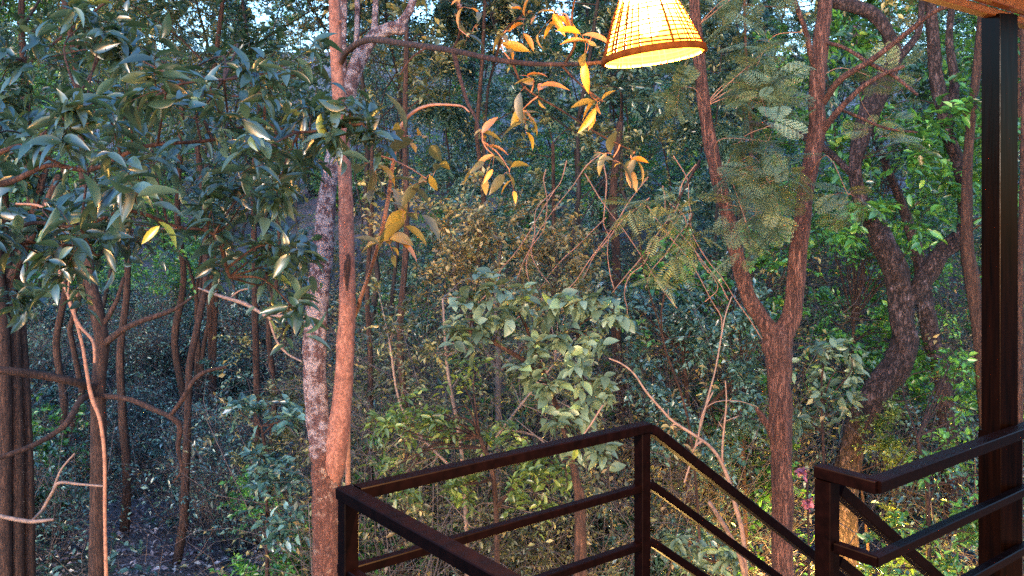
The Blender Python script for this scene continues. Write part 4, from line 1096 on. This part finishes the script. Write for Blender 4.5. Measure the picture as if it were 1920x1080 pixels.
plant('dry_bush', "dry brown fine leaved bush in the middle distance left of the lamp's glow", 'bush', on_ground(930, 9.6),
      [[(930, py_ground(930, 9.6), 9.6, 8), (935, 700, 9.6, 6), (930, 560, 9.6, 5), (940, 450, 9.6, 3)], [(935, 700, 9.6, 4), (1010, 600, 9.6, 3), (1040, 520, 9.4, 2)], [(935, 700, 9.6, 4), (860, 560, 9.6, 3), (850, 450, 9.6, 2)]],
      scatter_clumps(rr, [(800, 390, 1080, 560, 9, 9.8, 40, 58), (960, 440, 1110, 560, 8.8, 9.4, 10, 52), (700, 330, 900, 440, 9.4, 10, 8, 60)]),
      'leaf_dry', 'twig_grey', 604, ntw=9, nleaf=9, lsize=.07, lwid=.5, tmpl=T_FAR, up=.1, droop=.1, brad=.003)
plant('leafy_bush', "dense bluish green bush between the middle rail post and the red brown forked tree", 'bush', on_ground(1290, 9.4),
      [[(1290, py_ground(1290, 9.4), 9.4, 8), (1290, 800, 9.4, 5), (1280, 660, 9.4, 3)], [(1290, 800, 9.4, 4), (1390, 700, 9.4, 3)]],
      scatter_clumps(rr, [(1170, 560, 1440, 700, 9, 10, 30, 46), (1190, 690, 1450, 880, 8.6, 9.6, 26, 48)]),
      'leaf_blue', 'bark_dark', 605, ntw=12, nleaf=11, lsize=.07, lwid=.5, tmpl=T_FAR)
plant('lower_bush', "dark green bush under the bent level railing beside the thick post", 'bush', on_ground(1740, 8.2),
      [[(1740, py_ground(1740, 8.2), 8.2, 6), (1740, 950, 8.2, 4), (1720, 820, 8.2, 3)]],
      scatter_clumps(rr, [(1640, 860, 1880, 1080, 7.8, 8.6, 22, 52), (1770, 640, 1850, 860, 8.6, 9.6, 9, 50)]),
      'leaf_green', 'bark_dark', 606, ntw=8, nleaf=10, lsize=.075, lwid=.5, tmpl=T_MID)
plant('pale_leaved_bush', "bush with large pale green leaves between the red brown forked tree and the gnarled tree", 'bush', on_ground(1540, 8.8),
      [[(1540, py_ground(1540, 8.8), 8.8, 4), (1545, 900, 8.8, 3), (1540, 760, 8.8, 2)]],
      scatter_clumps(rr, [(1495, 650, 1620, 760, 8.6, 9.4, 10, 34), (1490, 760, 1530, 860, 8.8, 9.4, 3, 26)]),
      'leaf_grey', 'bark_dark', 607, ntw=5, nleaf=6, lsize=.13, lwid=.5, tmpl=T_MID)
plant('pink_flowering_plant', "plant with pink blossoms glimpsed between the forked tree and the stub rail post", 'flowers', on_ground(1520, 8.4),
      [[(1520, py_ground(1520, 8.4), 8.4, 3), (1515, 960, 8.4, 2), (1510, 880, 8.4, 1.5)]],
      [(1506, 884, 8.4, 13), (1514, 944, 8.4, 11)],
      'leaf_pink', 'bark_dark', 608, ntw=7, nleaf=6, lsize=.05, lwid=.8, tmpl=T_MID)
plant('pinnate_seedling', "seedling with paired pale oval leaves beneath the left sloping stair rail", 'plant', on_ground(1345, 5.8),
      [[(1345, py_ground(1345, 5.8), 5.8, 3), (1345, 1150, 5.8, 2.5), (1338, 1040, 5.8, 2)]],
      [(1345, 1030, 5.7, 40), (1370, 1060, 5.7, 36), (1275, 1015, 5.8, 36), (1300, 1040, 5.8, 34), (1330, 1075, 5.8, 40)],
      'leaf_grey', 'bark_dark', 609, ntw=5, nleaf=9, lsize=.095, lwid=.42, tmpl=T_MID, up=.5, jit=.1, spread=1.2)
plant('yellow_leaf_sprig', "single bright yellow green leaf sprig hanging above the level railing's middle bar", 'sprig', W(1080, 830, 4.2),
      [[(1130, 760, 4.4, 1.5), (1105, 800, 4.3, 1.5), (1082, 830, 4.2, 1.2)]],
      [(1080, 838, 4.2, 8)], 'leaf_lime', 'twig', 610, ntw=3, nleaf=1, lsize=.09, lwid=.55, tmpl=T_NEAR, up=-1.5, vert=1.5, upn=.2)  # small sprig in the ordinary lime leaf colour

plant('green_bush', "saturated green leafy bush filling the gap behind the fork of the gnarled tree", 'bush', on_ground(1600, 12.6),
      [[(1600, py_ground(1600, 12.6), 12.6, 6), (1600, 800, 12.6, 4), (1600, 600, 12.6, 3)]],
      scatter_clumps(rr, [(1490, 430, 1760, 780, 11.8, 13.2, 44, 48), (1560, 200, 1800, 430, 12, 13.5, 18, 48)]),
      'leaf_green', 'bark_dark', 612, ntw=9, nleaf=10, lsize=.10, lwid=.55, tmpl=T_FAR)
plant('green_bush', "mid green leafy bush directly behind the V of the red brown forked tree", 'bush', on_ground(1400, 10.4),
      [[(1400, py_ground(1400, 10.4), 10.4, 6), (1390, 800, 10.4, 4), (1370, 620, 10.4, 3)]],
      scatter_clumps(rr, [(1190, 440, 1500, 640, 10, 11, 34, 46)]),
      'leaf_green', 'bark_dark', 613, ntw=9, nleaf=10, lsize=.085, lwid=.55, tmpl=T_FAR)
plant('olive_bush', "loose yellowish olive bush of small leaves and brown twigs behind the grey green shrub", 'bush', on_ground(880, 8.2),
      [[(880, py_ground(880, 8.2), 8.2, 5), (870, 900, 8.2, 4), (840, 700, 8.2, 3), (830, 560, 8.2, 2)], [(870, 900, 8.2, 3), (960, 780, 8.2, 2.5), (1040, 680, 8.2, 2)], [(870, 900, 8.2, 3), (760, 780, 8.2, 2.5), (730, 640, 8.2, 2)]],
      scatter_clumps(rr, [(690, 520, 1130, 760, 7.8, 8.8, 40, 55), (700, 760, 1130, 980, 7.6, 8.6, 26, 55)]),
      'leaf_olive', 'twig', 611, ntw=8, nleaf=9, lsize=.06, lwid=.45, tmpl=T_MID, bare=.2, brad=.003)
# bare tangled vines in the centre right
rng = np.random.default_rng(55)
for k in range(16):
    x0 = rng.uniform(1020, 1330); y0 = rng.uniform(260, 420); zz = rng.uniform(7.2, 9)
    rows = [(x0, y0, zz, 1.3)]
    dx = rng.uniform(-46, 46)
    for q_ in range(7):
        dx = max(-26, min(26, dx + rng.normal() * 14))
        rows.append((rows[-1][0] + dx, rows[-1][1] + rng.uniform(20, 45), zz, rng.uniform(.8, 1.4)))
    m = MB(); limb(m, rng, rows, n=4, S=5, rough=.05)
    o = m.build('bare_vine', M['twig_red']); props(o, "thin reddish bare vine dangling in the tangle below the lamp", 'vine', 'bare vines below the lamp')

# slim trunks in the middle distance
slim = [(485, 440, 485, 12, 11, "slim dark trunk left of the forked lichen tree, rising from the blue green seedlings"),
        (520, 480, 512, 13, 9, "thinner dark trunk just left of the forked lichen tree"),
        (760, 300, 752, 9.2, 11, "slim light brown trunk under the drooping lamplit yellow leaves"),
        (700, 480, 690, 10, 9, "slim brown trunk right behind the forked lichen tree's smooth stem"),
        (1158, 480, 1150, 11.5, 17, "dark straight trunk left of the middle rail post"),
        (240, 560, 236, 12, 13, "short dark trunk right of the thin brown tree"),
        (120, 560, 126, 13, 12, "dark trunk between the left stem cluster and the thin tree"),
        (345, 420, 340, 16, 11, "distant dark trunk at the back of the left clearing"),
        (1030, 520, 1035, 12, 8, "slim trunk behind the grey green shrub"),
        (1920, -100, 1915, 7.5, 10, "brown trunk at the right frame edge beyond the thick post")]
rng = np.random.default_rng(66)
for (xt, yt, xb, zz, hw, lab) in slim:
    yb = py_ground(xb, zz) + 12
    n = 7
    rows = []
    for k in range(n):
        t_ = k / (n - 1)
        rows.append((xb + (xt - xb) * t_ + rng.normal() * 6, yb + (yt - 250 - yb) * t_, zz, hw * .72 * (1 - .45 * t_)))
    cl = scatter_clumps(rng, [(xt - 60, yt - 320, xt + 60, yt - 120, zz - .4, zz + .4, 5, 45)])
    plant('slim_tree', lab, 'tree', on_ground(xb, zz), [rows], cl, 'leaf_olive', 'bark_dark', int(xt), 'slim trees of the middle distance', ntw=6, nleaf=8, lsize=.10, tmpl=T_FAR)
# clump of thin stems at the back of the clearing
root = empty('stem_clump', tuple(on_ground(385, 17)), "clump of thin dark upright stems at the back of the left clearing", 'shrub')
m = MB()
for k in range(9):
    x0 = rng.uniform(368, 408)
    limb(m, rng, [(x0, py_ground(x0, 17) + 5, 17, 4.5), (x0 + rng.normal() * 3, 680, 17, 4), (x0 + rng.normal() * 9, 560, 17, 3.5), (x0 + rng.normal() * 22, 420, 17, 2.5)], n=4, S=6)
m.build('stems', M['bark_dark'], root)
